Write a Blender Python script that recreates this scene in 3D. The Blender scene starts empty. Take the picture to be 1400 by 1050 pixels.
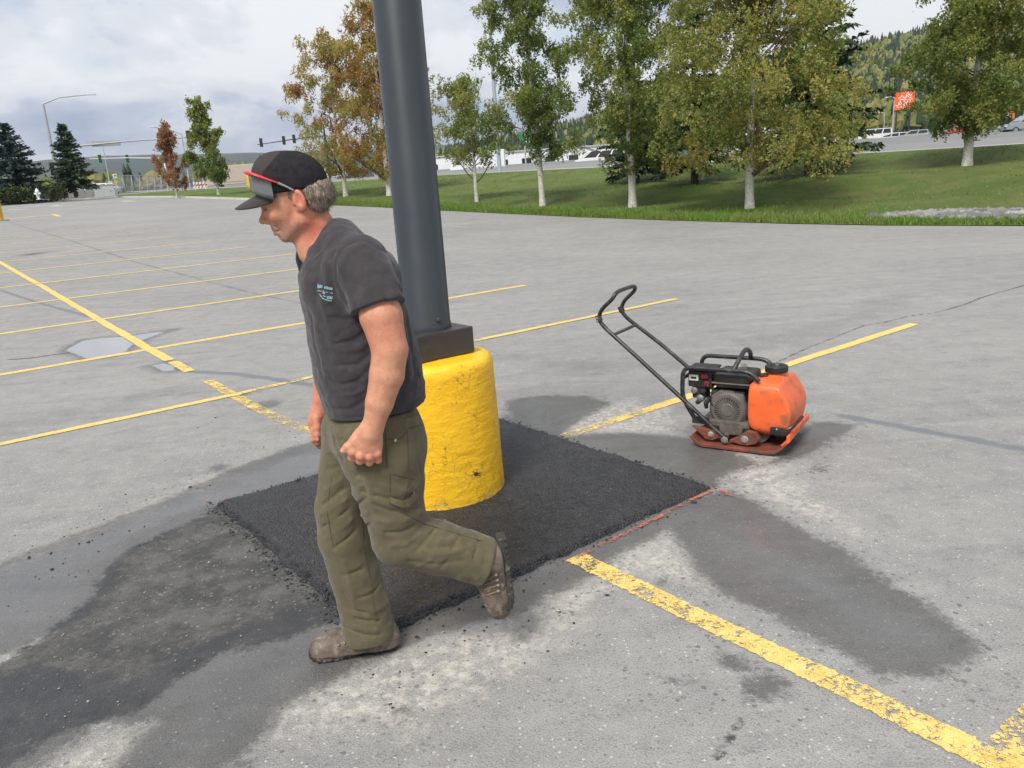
import bpy, bmesh, math, random
import numpy as np
from mathutils import Vector, Matrix, noise as mnoise

sc = bpy.context.scene
col = sc.collection
R = math.radians
# ------------------------------------------------------------------ camera
CAM_H = 1.62; FPX = 1090.0; PITCH = R(14.4); ROLL = R(4.0)
fwd = np.array([0, math.cos(PITCH), -math.sin(PITCH)])
_r0 = np.array([1., 0, 0]); _u0 = np.cross(_r0, fwd)
c_r = math.cos(ROLL) * _r0 - math.sin(ROLL) * _u0
c_u = math.sin(ROLL) * _r0 + math.cos(ROLL) * _u0
cd = bpy.data.cameras.new('camera'); cam = bpy.data.objects.new('camera', cd); col.objects.link(cam)
cd.sensor_width = 36; cd.lens = FPX / 1400 * 36; cd.clip_start = .05; cd.clip_end = 20000
M4 = Matrix.Identity(4)
for i in range(3):
    M4[i][0] = c_r[i]; M4[i][1] = c_u[i]; M4[i][2] = -fwd[i]
M4[2][3] = CAM_H
cam.matrix_world = M4
sc.camera = cam
# ------------------------------------------------------------------ sky, sun, exposure
SUN_EL = R(52); SUN_AZ = R(205)     # azimuth measured from +Y towards +X (behind the camera, to the left)
w = bpy.data.worlds.new('World'); sc.world = w; w.use_nodes = True
nt = w.node_tree; N = nt.nodes; LK = nt.links
bg = N['Background']; bg.inputs[1].default_value = .1
sky = N.new('ShaderNodeTexSky'); sky.sky_type = 'NISHITA'; sky.sun_disc = False
sky.sun_elevation = SUN_EL; sky.sun_rotation = SUN_AZ
tc = N.new('ShaderNodeTexCoord')
sep = N.new('ShaderNodeSeparateXYZ'); LK.new(tc.outputs['Generated'], sep.inputs[0])
def wm(op, a, b=None, c=None):
    n = N.new('ShaderNodeMath'); n.operation = op
    for i, v in enumerate((a, b, c)):
        if v is None: continue
        if isinstance(v, (int, float)): n.inputs[i].default_value = v
        else: LK.new(v, n.inputs[i])
    return n.outputs[0]
cmb = N.new('ShaderNodeCombineXYZ'); LK.new(sep.outputs[0], cmb.inputs[0]); LK.new(sep.outputs[1], cmb.inputs[1]); LK.new(wm('MULTIPLY', sep.outputs[2], 2.1), cmb.inputs[2])
def wnoise(scale, detail, rough, dist, off):
    mp = N.new('ShaderNodeMapping'); LK.new(cmb.outputs[0], mp.inputs[0]); mp.inputs['Location'].default_value = off
    n = N.new('ShaderNodeTexNoise'); n.inputs['Scale'].default_value = scale; n.inputs['Detail'].default_value = detail
    n.inputs['Roughness'].default_value = rough; n.inputs['Distortion'].default_value = dist
    LK.new(mp.outputs[0], n.inputs['Vector']); return n.outputs['Fac']
n1 = wnoise(2.7, 9, .56, .3, (3.1, 1.7, 0)); n2 = wnoise(8, 8, .6, .2, (7.7, 4.2, 0))
cl = wm('ADD', wm('MULTIPLY', n1, .74), wm('MULTIPLY', n2, .26))
cr = N.new('ShaderNodeValToRGB'); LK.new(cl, cr.inputs[0])
cr.color_ramp.interpolation = 'EASE'
els = cr.color_ramp.elements
els[0].position = .385; els[0].color = (2.4, 2.85, 4.05, 1)
els[1].position = .565; els[1].color = (6.7, 6.8, 6.95, 1)
for p, c in ((.45, (3.7, 4.15, 5.15, 1)), (.50, (5.5, 5.75, 6.25, 1))):
    e = els.new(p); e.color = c
gap = N.new('ShaderNodeValToRGB'); LK.new(wnoise(3.2, 7, .55, .3, (11.3, 8.1, 0)), gap.inputs[0])
gap.color_ramp.elements[0].position = .60; gap.color_ramp.elements[0].color = (0, 0, 0, 1)
gap.color_ramp.elements[1].position = .74; gap.color_ramp.elements[1].color = (.7, .7, .7, 1)
mx = N.new('ShaderNodeMixRGB'); LK.new(gap.outputs[0], mx.inputs[0]); LK.new(cr.outputs[0], mx.inputs[1]); LK.new(sky.outputs[0], mx.inputs[2])
LK.new(mx.outputs[0], bg.inputs[0])

sd = bpy.data.lights.new('sun', 'SUN'); sun = bpy.data.objects.new('sun', sd); col.objects.link(sun)
sd.energy = 3.0; sd.angle = R(20); sd.color = (1, .96, .90)
sdir = Vector((math.sin(SUN_AZ) * math.cos(SUN_EL), math.cos(SUN_AZ) * math.cos(SUN_EL), math.sin(SUN_EL)))
sun.rotation_euler = sdir.to_track_quat('Z', 'Y').to_euler()
sc.view_settings.view_transform = 'Standard'; sc.view_settings.look = 'None'
sc.view_settings.exposure = .55; sc.view_settings.gamma = 1
sc.view_settings.use_curve_mapping = False
sc.render.engine = 'CYCLES'
sc.cycles.use_denoising = True; sc.cycles.max_bounces = 6; sc.cycles.diffuse_bounces = 3; sc.cycles.glossy_bounces = 3; sc.cycles.transmission_bounces = 4; sc.cycles.transparent_max_bounces = 8

# ------------------------------------------------------------------ helpers
CO = np.array([0, 0, CAM_H])
def ray(x, y): return (x - 700) / FPX * c_r - (y - 525) / FPX * c_u + fwd
def at(x, y, dist):                       # a point `dist` metres ahead of the standpoint
    d = ray(x, y); return CO + d * dist / math.hypot(d[0], d[1])
def flat(x, y, z=0.):
    d = ray(x, y); return (CO + d * (z - CAM_H) / d[2])
AX = np.array([.8, .6]); BX = np.array([-.6, .8])   # across / along the parking rows
def ab(p): return float(p[0] * .8 + p[1] * .6), float(-p[0] * .6 + p[1] * .8)
def xy(a, b): return np.array([.8 * a - .6 * b, .6 * a + .8 * b])
_zb = [-400, 9.6, 12, 16, 20, 26, 33, 38, 50, 65, 85, 98, 130, 160, 300, 1500]
_zz = [0, 0, .035, .13, .25, .47, .75, .93, 1.46, 1.97, 2.45, 2.75, 3.4, 4.0, 5.5, 5.5]
def zlot(b): return np.interp(b, _zb, _zz)
_tb = [-400, -60, 12, 25, 42, 51, 65, 88, 130, 160, 300, 1500]; _tz = [1.0, 1.3, 1.52, 1.66, 2.0, 2.16, 2.34, 2.66, 3.4, 4.0, 5.5, 5.5]
LAWN0, LAWN1 = 18.2, 33.0
def zg(a, b):
    a = np.asarray(a, float); b = np.asarray(b, float)
    t = np.clip((a - LAWN0) / (LAWN1 - LAWN0), 0, 1); t = t ** 1.25
    zt = np.interp(b, _tb, _tz)
    return zlot(b) * (1 - t) + zt * t
def hit(x, y):                            # where a sight line meets the terrain
    d = ray(x, y); p = None
    for s in np.arange(3, 400, .1):
        p = CO + d * s
        if p[2] < float(zg(*ab(p))): return p
    return p
def S(v, a, b): 
    t = np.clip((v - a) / (b - a), 0, 1); return t * t * (3 - 2 * t)

class NT:                                  # node material builder
    def __init__(s, name):
        s.m = bpy.data.materials.new(name); s.m.use_nodes = True
        s.t = s.m.node_tree; s.b = s.t.nodes['Principled BSDF']; s.out = s.t.nodes['Material Output']; s._tc = None
    def n(s, typ, **kw):
        x = s.t.nodes.new(typ)
        for k, v in kw.items(): setattr(x, k, v)
        return x
    def put(s, sock, v):
        if isinstance(v, (int, float)): sock.default_value = v
        elif isinstance(v, (tuple, list)): sock.default_value = tuple(v) + ((1,) if len(v) == 3 and len(sock.default_value) == 4 else ())
        else: s.t.links.new(v, sock)
    def co(s, kind='Object'):
        if s._tc is None: s._tc = s.n('ShaderNodeTexCoord')
        return s._tc.outputs[kind]
    def mapped(s, scale=(1, 1, 1), rot=(0, 0, 0), kind='Object', vec=None):
        m = s.n('ShaderNodeMapping'); s.put(m.inputs[0], vec or s.co(kind)); m.inputs['Scale'].default_value = scale; m.inputs['Rotation'].default_value = rot
        return m.outputs[0]
    def noise(s, scale, detail=4, rough=.55, dist=0, vec=None, col=False):
        x = s.n('ShaderNodeTexNoise'); x.inputs['Scale'].default_value = scale; x.inputs['Detail'].default_value = detail
        x.inputs['Roughness'].default_value = rough; x.inputs['Distortion'].default_value = dist
        s.put(x.inputs['Vector'], vec or s.co()); return x.outputs['Color' if col else 'Fac']
    def ridged(s, scale, detail=5, vec=None):
        x = s.n('ShaderNodeTexNoise'); x.noise_type = 'RIDGED_MULTIFRACTAL'; x.inputs['Scale'].default_value = scale; x.inputs['Detail'].default_value = detail
        s.put(x.inputs['Vector'], vec or s.co()); return x.outputs['Fac']
    def vor(s, scale, feature='F1', out='Distance', vec=None, rnd=1):
        x = s.n('ShaderNodeTexVoronoi', feature=feature); x.inputs['Scale'].default_value = scale; x.inputs['Randomness'].default_value = rnd
        s.put(x.inputs['Vector'], vec or s.co()); return x.outputs[out]
    def math(s, op, a, b=None, c=None, clamp=False):
        x = s.n('ShaderNodeMath', operation=op); x.use_clamp = clamp
        for i, v in enumerate((a, b, c)):
            if v is not None: s.put(x.inputs[i], v)
        return x.outputs[0]
    def ss(s, v, a, b, lo=0., hi=1.):
        x = s.n('ShaderNodeMapRange', interpolation_type='SMOOTHSTEP')
        for i, q in enumerate((v, a, b, lo, hi)): s.put(x.inputs[i], q)
        return x.outputs[0]
    def lin(s, v, a, b, lo, hi):
        x = s.n('ShaderNodeMapRange')
        for i, q in enumerate((v, a, b, lo, hi)): s.put(x.inputs[i], q)
        return x.outputs[0]
    def mix(s, f, a, b, blend='MIX'):
        x = s.n('ShaderNodeMixRGB', blend_type=blend)
        s.put(x.inputs[0], f); s.put(x.inputs[1], a); s.put(x.inputs[2], b); return x.outputs[0]
    def ramp(s, v, stops):
        x = s.n('ShaderNodeValToRGB'); s.put(x.inputs[0], v); e = x.color_ramp.elements
        while len(e) < len(stops): e.new(.5)
        for i, (p, c) in enumerate(stops): e[i].position = p; e[i].color = tuple(c) + (1,)
        return x.outputs[0]
    def attr(s, name, out='Fac'):
        x = s.n('ShaderNodeAttribute'); x.attribute_name = name; return x.outputs[out]
    def bump(s, h, strength=.3, dist=.01, normal=None):
        x = s.n('ShaderNodeBump'); s.put(x.inputs['Strength'], strength); x.inputs['Distance'].default_value = dist
        s.put(x.inputs['Height'], h)
        if normal is not None: s.put(x.inputs['Normal'], normal)
        return x.outputs[0]
    def set(s, **kw):
        nm = dict(col='Base Color', rough='Roughness', metal='Metallic', nor='Normal', spec='Specular IOR Level', trans='Transmission Weight', alpha='Alpha', ior='IOR', sss='Subsurface Weight', coat='Coat Weight', sheen='Sheen Weight', emit='Emission Color', estr='Emission Strength')
        for k, v in kw.items(): s.put(s.b.inputs[nm[k]], v)
        return s.m

def simple(name, c, rough=.6, metal=0, var=.15, nscale=8, bump=0, bdist=.004, spec=.5, dirt=None, dscale=5):
    m = NT(name)
    nz = m.noise(nscale, 6, .6)
    lo = tuple(max(0, x * (1 - var)) for x in c); hi = tuple(min(1, x * (1 + var)) for x in c)
    cc = m.mix(m.lin(nz, .3, .7, 0, 1), lo, hi)
    if dirt:
        cc = m.mix(m.ss(m.noise(dscale, 8, .65), .5, .68, 0, dirt[1]), cc, dirt[0])
    m.set(col=cc, rough=m.lin(nz, .3, .7, max(.03, rough - .1), min(1, rough + .1)), metal=metal, spec=spec)
    if bump: m.set(nor=m.bump(m.noise(nscale * 6, 5), bump, bdist))
    return m.m

def link(o, parent=None):
    col.objects.link(o)
    if parent is not None: o.parent = parent
    return o
def mesh(name, v, f, mat=None, parent=None, smooth=False):
    me = bpy.data.meshes.new(name)
    v = np.asarray(v, np.float32)
    if isinstance(f, np.ndarray):
        nf, k = f.shape
        me.vertices.add(len(v)); me.vertices.foreach_set('co', v.ravel())
        me.loops.add(nf * k); me.loops.foreach_set('vertex_index', f.astype(np.int32).ravel())
        me.polygons.add(nf); me.polygons.foreach_set('loop_start', np.arange(0, nf * k, k, dtype=np.int32))
        me.update(calc_edges=True); me.validate()
    else:
        me.from_pydata([tuple(map(float, x)) for x in v], [], f); me.update()
    if smooth: me.polygons.foreach_set('use_smooth', np.ones(len(me.polygons), bool))
    if mat is not None: me.materials.append(mat)
    o = bpy.data.objects.new(name, me); return link(o, parent)
def empty(name, loc=(0, 0, 0), rz=0):
    o = bpy.data.objects.new(name, None); o.location = tuple(map(float, loc)); o.rotation_euler.z = rz; o.empty_display_size = .2
    return link(o)
def tag(o, label=None, cat=None, group=None, kind=None):
    if label: o['label'] = label
    if cat: o['category'] = cat
    if group: o['group'] = group
    if kind: o['kind'] = kind
    return o
def copy_tree(o, parent=None):
    c = o.copy(); col.objects.link(c); c.parent = parent
    for ch in list(o.children): copy_tree(ch, c)
    return c

class MB:                                  # collects shapes; build() makes ONE mesh object
    def __init__(s): s.v = []; s.f = []
    def add(s, v, f):
        o = len(s.v); s.v += [tuple(map(float, p)) for p in v]; s.f += [tuple(i + o for i in q) for q in f]; return s
    def box(s, c, d, rz=0, taper=1., bev=0., rot=None):
        x, y, z = [q / 2 for q in d]
        if bev <= 0:
            P = [(sx * x * (taper if sz > 0 else 1), sy * y * (taper if sz > 0 else 1), sz * z) for sz in (-1, 1) for sx, sy in ((-1, -1), (1, -1), (1, 1), (-1, 1))]
            F = [(3, 2, 1, 0), (4, 5, 6, 7), (0, 1, 5, 4), (1, 2, 6, 5), (2, 3, 7, 6), (3, 0, 4, 7)]
        else:
            bm = bmesh.new(); bmesh.ops.create_cube(bm, size=1)
            for v in bm.verts:
                k = taper if v.co.z > 0 else 1
                v.co = Vector((v.co.x * d[0] * k, v.co.y * d[1] * k, v.co.z * d[2]))
            bmesh.ops.bevel(bm, geom=bm.edges[:], offset=min(bev, min(d) * .45), segments=2, affect='EDGES', profile=.6)
            bm.verts.index_update(); P = [tuple(v.co) for v in bm.verts]; F = [tuple(v.index for v in f.verts) for f in bm.faces]; bm.free()
        m = Matrix.Rotation(rz, 3, 'Z') if rot is None else rot
        return s.add([Vector(c) + m @ Vector(p) for p in P], F)
    def tube(s, pts, r, n=10, cap=True, flat=None):
        pts = [Vector(p) for p in pts]; k = len(pts)
        rr = [r] * k if isinstance(r, (int, float)) else list(r)
        T = []
        for i in range(k):
            t = (pts[min(i + 1, k - 1)] - pts[max(i - 1, 0)]); T.append(t.normalized() if t.length > 1e-9 else Vector((0, 0, 1)))
        up = Vector((0, 0, 1)) if abs(T[0].z) < .9 else Vector((1, 0, 0))
        nrm = T[0].cross(up).normalized(); V = []; F = []
        for i in range(k):
            nrm = (nrm - T[i] * nrm.dot(T[i])).normalized(); bn = T[i].cross(nrm)
            for j in range(n):
                a = 2 * math.pi * j / n
                V.append(pts[i] + (nrm * math.cos(a) + bn * math.sin(a) * (flat or 1)) * rr[i])
        for i in range(k - 1):
            for j in range(n): F.append((i * n + j, i * n + (j + 1) % n, (i + 1) * n + (j + 1) % n, (i + 1) * n + j))
        if cap: F.append(tuple(range(n - 1, -1, -1))); F.append(tuple((k - 1) * n + j for j in range(n)))
        return s.add(V, F)
    def lathe(s, c, prof, n=24, axis=None, cap=True):
        m = Matrix.Identity(3) if axis is None else Vector((0, 0, 1)).rotation_difference(Vector(axis)).to_matrix()
        V = []; F = []
        for (r, z) in prof:
            for j in range(n):
                a = 2 * math.pi * j / n; V.append(Vector(c) + m @ Vector((r * math.cos(a), r * math.sin(a), z)))
        for i in range(len(prof) - 1):
            for j in range(n): F.append((i * n + j, i * n + (j + 1) % n, (i + 1) * n + (j + 1) % n, (i + 1) * n + j))
        if cap: F.append(tuple(range(n - 1, -1, -1))); F.append(tuple((len(prof) - 1) * n + j for j in range(n)))
        return s.add(V, F)
    def prism(s, poly, y0, y1, bev=0):     # polygon in x,z extruded along y
        if bev:
            bm = bmesh.new(); a = [bm.verts.new((p[0], y0, p[1])) for p in poly]; f = bm.faces.new(a)
            e = bmesh.ops.extrude_face_region(bm, geom=[f]); bmesh.ops.translate(bm, vec=(0, y1 - y0, 0), verts=[g for g in e['geom'] if isinstance(g, bmesh.types.BMVert)])
            bmesh.ops.recalc_face_normals(bm, faces=bm.faces[:])
            bmesh.ops.bevel(bm, geom=bm.edges[:], offset=bev, segments=2, affect='EDGES', profile=.6, clamp_overlap=True)
            bm.verts.index_update(); P = [tuple(v.co) for v in bm.verts]; F = [tuple(v.index for v in q.verts) for q in bm.faces]; bm.free(); return s.add(P, F)
        k = len(poly); V = [(p[0], y0, p[1]) for p in poly] + [(p[0], y1, p[1]) for p in poly]
        F = [tuple(range(k)), tuple(range(2 * k - 1, k - 1, -1))] + [(i, k + i, k + (i + 1) % k, (i + 1) % k) for i in range(k)]
        return s.add(V, F)
    def build(s, name, mat, parent=None, smooth=False, loc=None):
        o = mesh(name, s.v, s.f, mat, parent, smooth)
        if smooth and smooth != 'all':
            try: o.data.set_sharp_from_angle(angle=R(38))
            except Exception: pass
        if loc is not None: o.location = tuple(map(float, loc))
        return o
# ================================================================== GROUND
def poly_sdf(P, poly):                     # signed distance, negative inside
    poly = np.asarray(poly, float); d = np.full(len(P), 1e9); ins = np.zeros(len(P), bool); k = len(poly)
    for i in range(k):
        a = poly[i]; b = poly[(i + 1) % k]; e = b - a; wv = P - a
        t = np.clip((wv @ e) / (e @ e + 1e-12), 0, 1); d = np.minimum(d, np.hypot(*(wv - t[:, None] * e).T))
        c = ((a[1] <= P[:, 1]) & (P[:, 1] < b[1])) | ((b[1] <= P[:, 1]) & (P[:, 1] < a[1]))
        with np.errstate(divide='ignore', invalid='ignore'):
            xi = a[0] + (P[:, 1] - a[1]) * (b[0] - a[0]) / (b[1] - a[1])
        ins ^= c & (P[:, 0] < xi)
    return np.where(ins, -d, d)
def line_d(P, pts):
    d = np.full(len(P), 1e9); pts = np.asarray(pts, float)
    for a, b in zip(pts[:-1], pts[1:]):
        e = b - a; wv = P - a; t = np.clip((wv @ e) / (e @ e + 1e-12), 0, 1); d = np.minimum(d, np.hypot(*(wv - t[:, None] * e).T))
    return d
def gp(L): return [flat(*p)[:2] for p in L]

ga = np.concatenate([np.arange(-90, -14, 3.), np.arange(-14, -4, .14), np.arange(-4, 7, .03), np.arange(7, 14, .09), np.arange(14, 18.2, .3), [18.2]])
gb = np.concatenate([np.arange(-40, -2, 2.), np.arange(-2, -.4, .2), np.arange(-.4, 10.6, .03), np.arange(10.6, 30, .14), np.arange(30, 40, .4), np.arange(40, 84, 2.), [84.]])
GA, GB = np.meshgrid(ga, gb, indexing='ij')
PX = .8 * GA - .6 * GB; PY = .6 * GA + .8 * GB; PZ = zlot(GB)
P2 = np.stack([PX.ravel(), PY.ravel()], 1)
# shallow drainage dip where the puddle collects, slight unevenness
pud = gp([(88, 481), (112, 468), (140, 464), (172, 462), (205, 457), (240, 452), (205, 463), (182, 473), (172, 483), (150, 488), (118, 491)])
pud2 = gp([(205, 500), (225, 496), (242, 500), (240, 507), (222, 508)])
sp = np.minimum(poly_sdf(P2, pud), poly_sdf(P2, pud2))
na, nb = GA.shape
V = np.stack([PX.ravel(), PY.ravel(), PZ.ravel()], 1)
I = np.arange(na * nb).reshape(na, nb)
F = np.stack([I[:-1, :-1], I[1:, :-1], I[1:, 1:], I[:-1, 1:]], -1).reshape(-1, 4)
V = V.astype(np.float32)

wet_polys = [
    # wet run-off along the far side of the patch
    [(445, 598), (395, 612), (300, 648), (205, 690), (120, 722), (0, 768), (-120, 815), (-120, 930), (0, 898), (70, 872), (124, 838), (166, 775), (196, 748), (300, 700), (330, 700), (445, 660), (660, 610), (660, 560)],
    # wet slurry in front of the patch
    [(985, 664), (900, 735), (860, 752), (800, 795), (700, 842), (600, 866), (540, 893), (430, 943), (388, 968), (362, 1012), (325, 1060), (140, 1075), (178, 1010), (205, 992), (130, 1000), (60, 1045), (30, 1070), (-60, 1100), (-60, 960), (0, 925), (60, 905), (170, 930), (285, 872), (450, 815), (560, 780), (960, 640)],
    # the big wet tongue right of the patch
    [(965, 672), (1000, 668), (1040, 690), (1105, 728), (1160, 752), (1235, 806), (1322, 862), (1345, 885), (1335, 905), (1280, 925), (1205, 928), (1150, 898), (1090, 862), (1040, 838), (990, 815), (955, 785), (935, 752), (905, 722), (870, 736), (835, 752), (800, 775), (780, 770), (850, 700)],
    # wet ground by the compactor
    [(660, 600), (690, 565), (770, 596), (850, 590), (910, 596), (960, 598), (1010, 622), (1045, 634), (1000, 646), (968, 668), (900, 660), (760, 640)],
    [(1040, 640), (1110, 575), (1180, 580), (1110, 620)],
    [(690, 548), (740, 540), (800, 541), (838, 551), (800, 572), (765, 596), (700, 590)],
]
wet = np.full(len(P2), 1e9)
for q in wet_polys: wet = np.minimum(wet, poly_sdf(P2, gp(q)))
# individual drips and foot prints
for x, y, r in ((925, 934, .022), (998, 905, .05), (1045, 938, .075), (550, 976, .03), (1085, 800, .02), (960, 700, .03), (905, 795, .03), (945, 930, .012), (1020, 960, .012), (325, 540, .1), (365, 553, .12), (300, 640, .06), (1030, 553, .12), (1000, 535, .2), (1120, 640, .05)):
    c = flat(x, y)[:2]; wet = np.minimum(wet, np.hypot(*(P2 - c).T) - r)
old = poly_sdf(P2, gp([(310, 688), (400, 700), (520, 840), (470, 850), (300, 897), (184, 974), (86, 1005), (10, 1050), (-70, 1100), (-90, 985), (0, 905), (60, 868), (116, 823), (140, 780), (171, 752)]))
silt_polys = [
    [(455, 935), (560, 880), (690, 845), (800, 792), (860, 752), (905, 722), (935, 752), (955, 785), (990, 815), (930, 800), (870, 790), (800, 840), (740, 900), (640, 960), (560, 1000), (470, 1000), (370, 1015), (388, 968)],
    [(178, 1010), (205, 992), (140, 1075), (40, 1075), (100, 1030)], [(0, 960), (60, 945), (130, 955), (100, 985), (0, 1010), (-60, 1020)],
    [(760, 590), (800, 560), (860, 545), (920, 560), (930, 590), (850, 592)], [(1010, 625), (1060, 630), (1120, 680), (1180, 730), (1080, 700), (1000, 655)],
    [(800, 568), (838, 552), (880, 560), (830, 585)],
    [(0, 770), (205, 688), (300, 645), (310, 655), (210, 700), (0, 785)],
]
silt = np.full(len(P2), 1e9)
for q in silt_polys: silt = np.minimum(silt, poly_sdf(P2, gp(q)))
seal = np.minimum(line_d(P2, gp([(238, 503), (262, 508), (330, 512), (385, 520), (440, 528)])) - .06, line_d(P2, gp([(1150, 568), (1230, 583), (1310, 598), (1440, 622)])) - .05)
seal = np.minimum(seal, line_d(P2, gp([(165, 462), (200, 468), (130, 440), (60, 425), (-60, 395)])[2:]) - .05)
wl = lambda L: [hit(*p)[:2] for p in L]
crack = line_d(P2, wl([(1180, 448), (1212, 442), (1240, 434), (1283, 427), (1320, 417), (1340, 408), (1400, 391), (1500, 368)]))
crack = np.minimum(crack, line_d(P2, gp([(975, 1040), (995, 1020), (1002, 1003), (1012, 985)])) + .004)
crack = np.minimum(crack, line_d(P2, wl([(1060, 500), (1100, 478), (1180, 448)])) + .004)
crack = np.minimum(crack, line_d(P2, wl([(-20, 495), (40, 492), (95, 483)])) - .01)
joint = np.minimum(line_d(P2, wl([(-10, 297), (60, 318), (105, 332), (190, 360), (260, 378), (340, 400), (440, 420)])) - .025, line_d(P2, wl([(105, 332), (180, 318), (260, 305), (350, 297)])) - .015)
scuff = np.minimum(line_d(P2, gp([(0, 585), (120, 562), (250, 535)])) - .35, line_d(P2, gp([(1040, 470), (1130, 450), (1230, 405)])) - .3)
scuff = np.minimum(scuff, line_d(P2, gp([(650, 490), (720, 492), (800, 500), (900, 500)])) - .25)
lot = mesh('parking_lot', V, F, None, None, True)
tag(lot, kind='structure')
for nm, arr in (('wet', wet), ('oldp', old), ('silt', silt), ('pud', sp), ('seal', seal), ('crack', crack), ('joint', joint), ('scuff', scuff)):
    at_ = lot.data.attributes.new(nm, 'FLOAT', 'POINT'); at_.data.foreach_set('value', np.clip(arr, -5, 5).astype(np.float32))

def asphalt_mat():
    m = NT('worn_asphalt')
    P = m.co()
    big = m.noise(.35, 3, .6); mid = m.noise(2.2, 4, .62); fine = m.noise(26, 3, .7); gr = m.noise(160, 2, .7)
    v1 = m.vor(150, out='Color'); chip = m.vor(62, out='Distance'); chipc = m.vor(62, out='Color')
    sepc = m.n('ShaderNodeSeparateColor'); m.put(sepc.inputs[0], chipc); cr_ = sepc.outputs[0]
    sep1 = m.n('ShaderNodeSeparateColor'); m.put(sep1.inputs[0], v1)
    base = m.mix(m.lin(big, .35, .65, 0, 1), (.225, .220, .208), (.290, .283, .266))
    base = m.mix(m.ss(mid, .42, .7, 0, .5), base, (.30, .29, .265))
    base = m.mix(m.ss(m.noise(1.1, 4, .7, 1.0), .56, .74, 0, .45), base, (.16, .162, .162))
    stk = m.noise(1.6, 5, .7, vec=m.mapped((.22, 2.4, 1), (0, 0, -math.atan2(.6, .8)), vec=P))
    base = m.mix(m.ss(stk, .53, .68, 0, .38), base, (.37, .36, .335)); base = m.mix(m.ss(stk, .47, .33, 0, .40), base, (.14, .138, .134))
    sc_ = m.math('ADD', m.attr('scuff'), m.math('MULTIPLY', m.math('SUBTRACT', mid, .5), .9))
    base = m.mix(m.ss(sc_, .1, -.3, 0, .38), base, (.12, .12, .12))
    base = m.mix(m.lin(sep1.outputs[0], 0, 1, 0, .62), base, m.mix(m.ss(gr, .35, .65), (.10, .10, .10), (.36, .355, .34)))
    # pale aggregate chips polished out of the surface
    chipm = m.math('MULTIPLY', m.ss(cr_, .86, .90), m.ss(chip, .34, .2))
    base = m.mix(m.math('MULTIPLY', chipm, .8), base, (.50, .48, .44))
    pit = m.math('MULTIPLY', m.ss(cr_, .12, .06), m.ss(chip, .36, .2))
    base = m.mix(m.math('MULTIPLY', pit, .55), base, (.07, .07, .07))
    allsc = m.noise(5, 9, .86)
    base = m.mix(m.ss(allsc, .50, .64, 0, .42), base, (.36, .35, .325)); base = m.mix(m.ss(allsc, .50, .37, 0, .42), base, (.135, .134, .130))
    # dried silt around the wet run-off
    nz1 = m.noise(7, 5, .72); nz2 = m.noise(30, 3, .7)
    jit = m.math('ADD', m.math('MULTIPLY', m.math('SUBTRACT', nz1, .5), .46), m.math('MULTIPLY', m.math('SUBTRACT', nz2, .5), .34))
    siltm = m.ss(m.math('ADD', m.attr('silt'), m.math('MULTIPLY', jit, .9)), .06, -.09)
    siltm = m.math('MULTIPLY', siltm, m.ss(m.noise(19, 5, .78), .42, .60, .10, .75))
    base = m.mix(siltm, base, m.mix(m.ss(nz2, .4, .6), (.40, .375, .322), (.54, .505, .44)))
    # old, darker repair with exposed stones
    om = m.ss(m.math('ADD', m.attr('oldp'), m.math('MULTIPLY', jit, .30)), .02, -.03)
    stone = m.math('MULTIPLY', m.ss(m.vor(38, out='Distance'), .34, .16), m.ss(m.noise(13, 2), .5, .66))
    oldc = m.mix(m.ss(m.noise(5, 4, .7), .38, .66), (.048, .048, .047), (.098, .095, .089))
    oldc = m.mix(m.math('MULTIPLY', stone, .6), oldc, (.26, .255, .24))
    oa = m.noise(14, 8, .86); oldc = m.mix(m.ss(oa, .52, .64, 0, .5), oldc, (.165, .16, .15)); oldc = m.mix(m.ss(oa, .48, .38, 0, .6), oldc, (.03, .03, .03))
    base = m.mix(om, base, oldc)
    # crack filler, joints, cracks
    sj = m.math('ADD', m.attr('seal'), m.math('MULTIPLY', m.math('SUBTRACT', nz1, .5), .16))
    sealm = m.ss(sj, .015, -.03, 0, .85)
    base = m.mix(sealm, base, (.135, .148, .165))
    jm = m.ss(m.math('ADD', m.attr('joint'), m.math('MULTIPLY', m.math('SUBTRACT', mid, .5), .12)), .04, -.03, 0, .6)
    base = m.mix(jm, base, (.10, .10, .10))
    ck = m.ss(m.math('ADD', m.attr('crack'), m.math('MULTIPLY', m.math('SUBTRACT', nz2, .5), .05)), .022, .006)
    base = m.mix(m.math('MULTIPLY', ck, .9), base, (.025, .025, .025))
    # water: darkens and glosses the asphalt, breaking up into spots along its rim
    wj = m.math('ADD', m.attr('wet'), m.math('MULTIPLY', jit, .40))
    wm_ = m.ss(wj, .035, -.045)
    spot = m.math('MULTIPLY', m.ss(m.math('ADD', m.vor(27, out='Distance'), m.math('MULTIPLY', nz2, .35)), .48, .36), m.ss(m.math('ADD', m.attr('wet'), m.math('MULTIPLY', m.math('SUBTRACT', m.noise(9, 2), .5), 1.1)), .20, -.04))
    wm_ = m.math('MAXIMUM', wm_, m.math('MULTIPLY', spot, .85))
    wetc = m.mix(1, base, (.47, .465, .46), 'MULTIPLY')
    wetc = m.mix(.15, wetc, (.085, .085, .088))
    base2 = m.mix(wm_, base, wetc)
    film = m.math('MULTIPLY', m.ss(m.math('ADD', m.attr('wet'), m.math('MULTIPLY', m.math('SUBTRACT', m.noise(2.3, 2), .5), .5)), -.05, -.26), m.ss(om, .6, 0., .25, 1))
    pm = m.ss(m.math('ADD', m.attr('pud'), m.math('MULTIPLY', m.math('SUBTRACT', nz1, .5), .10)), .0, -.03)
    pdamp = m.ss(m.math('ADD', m.attr('pud'), m.math('MULTIPLY', m.math('SUBTRACT', nz1, .5), .3)), .16, -.02)
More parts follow.
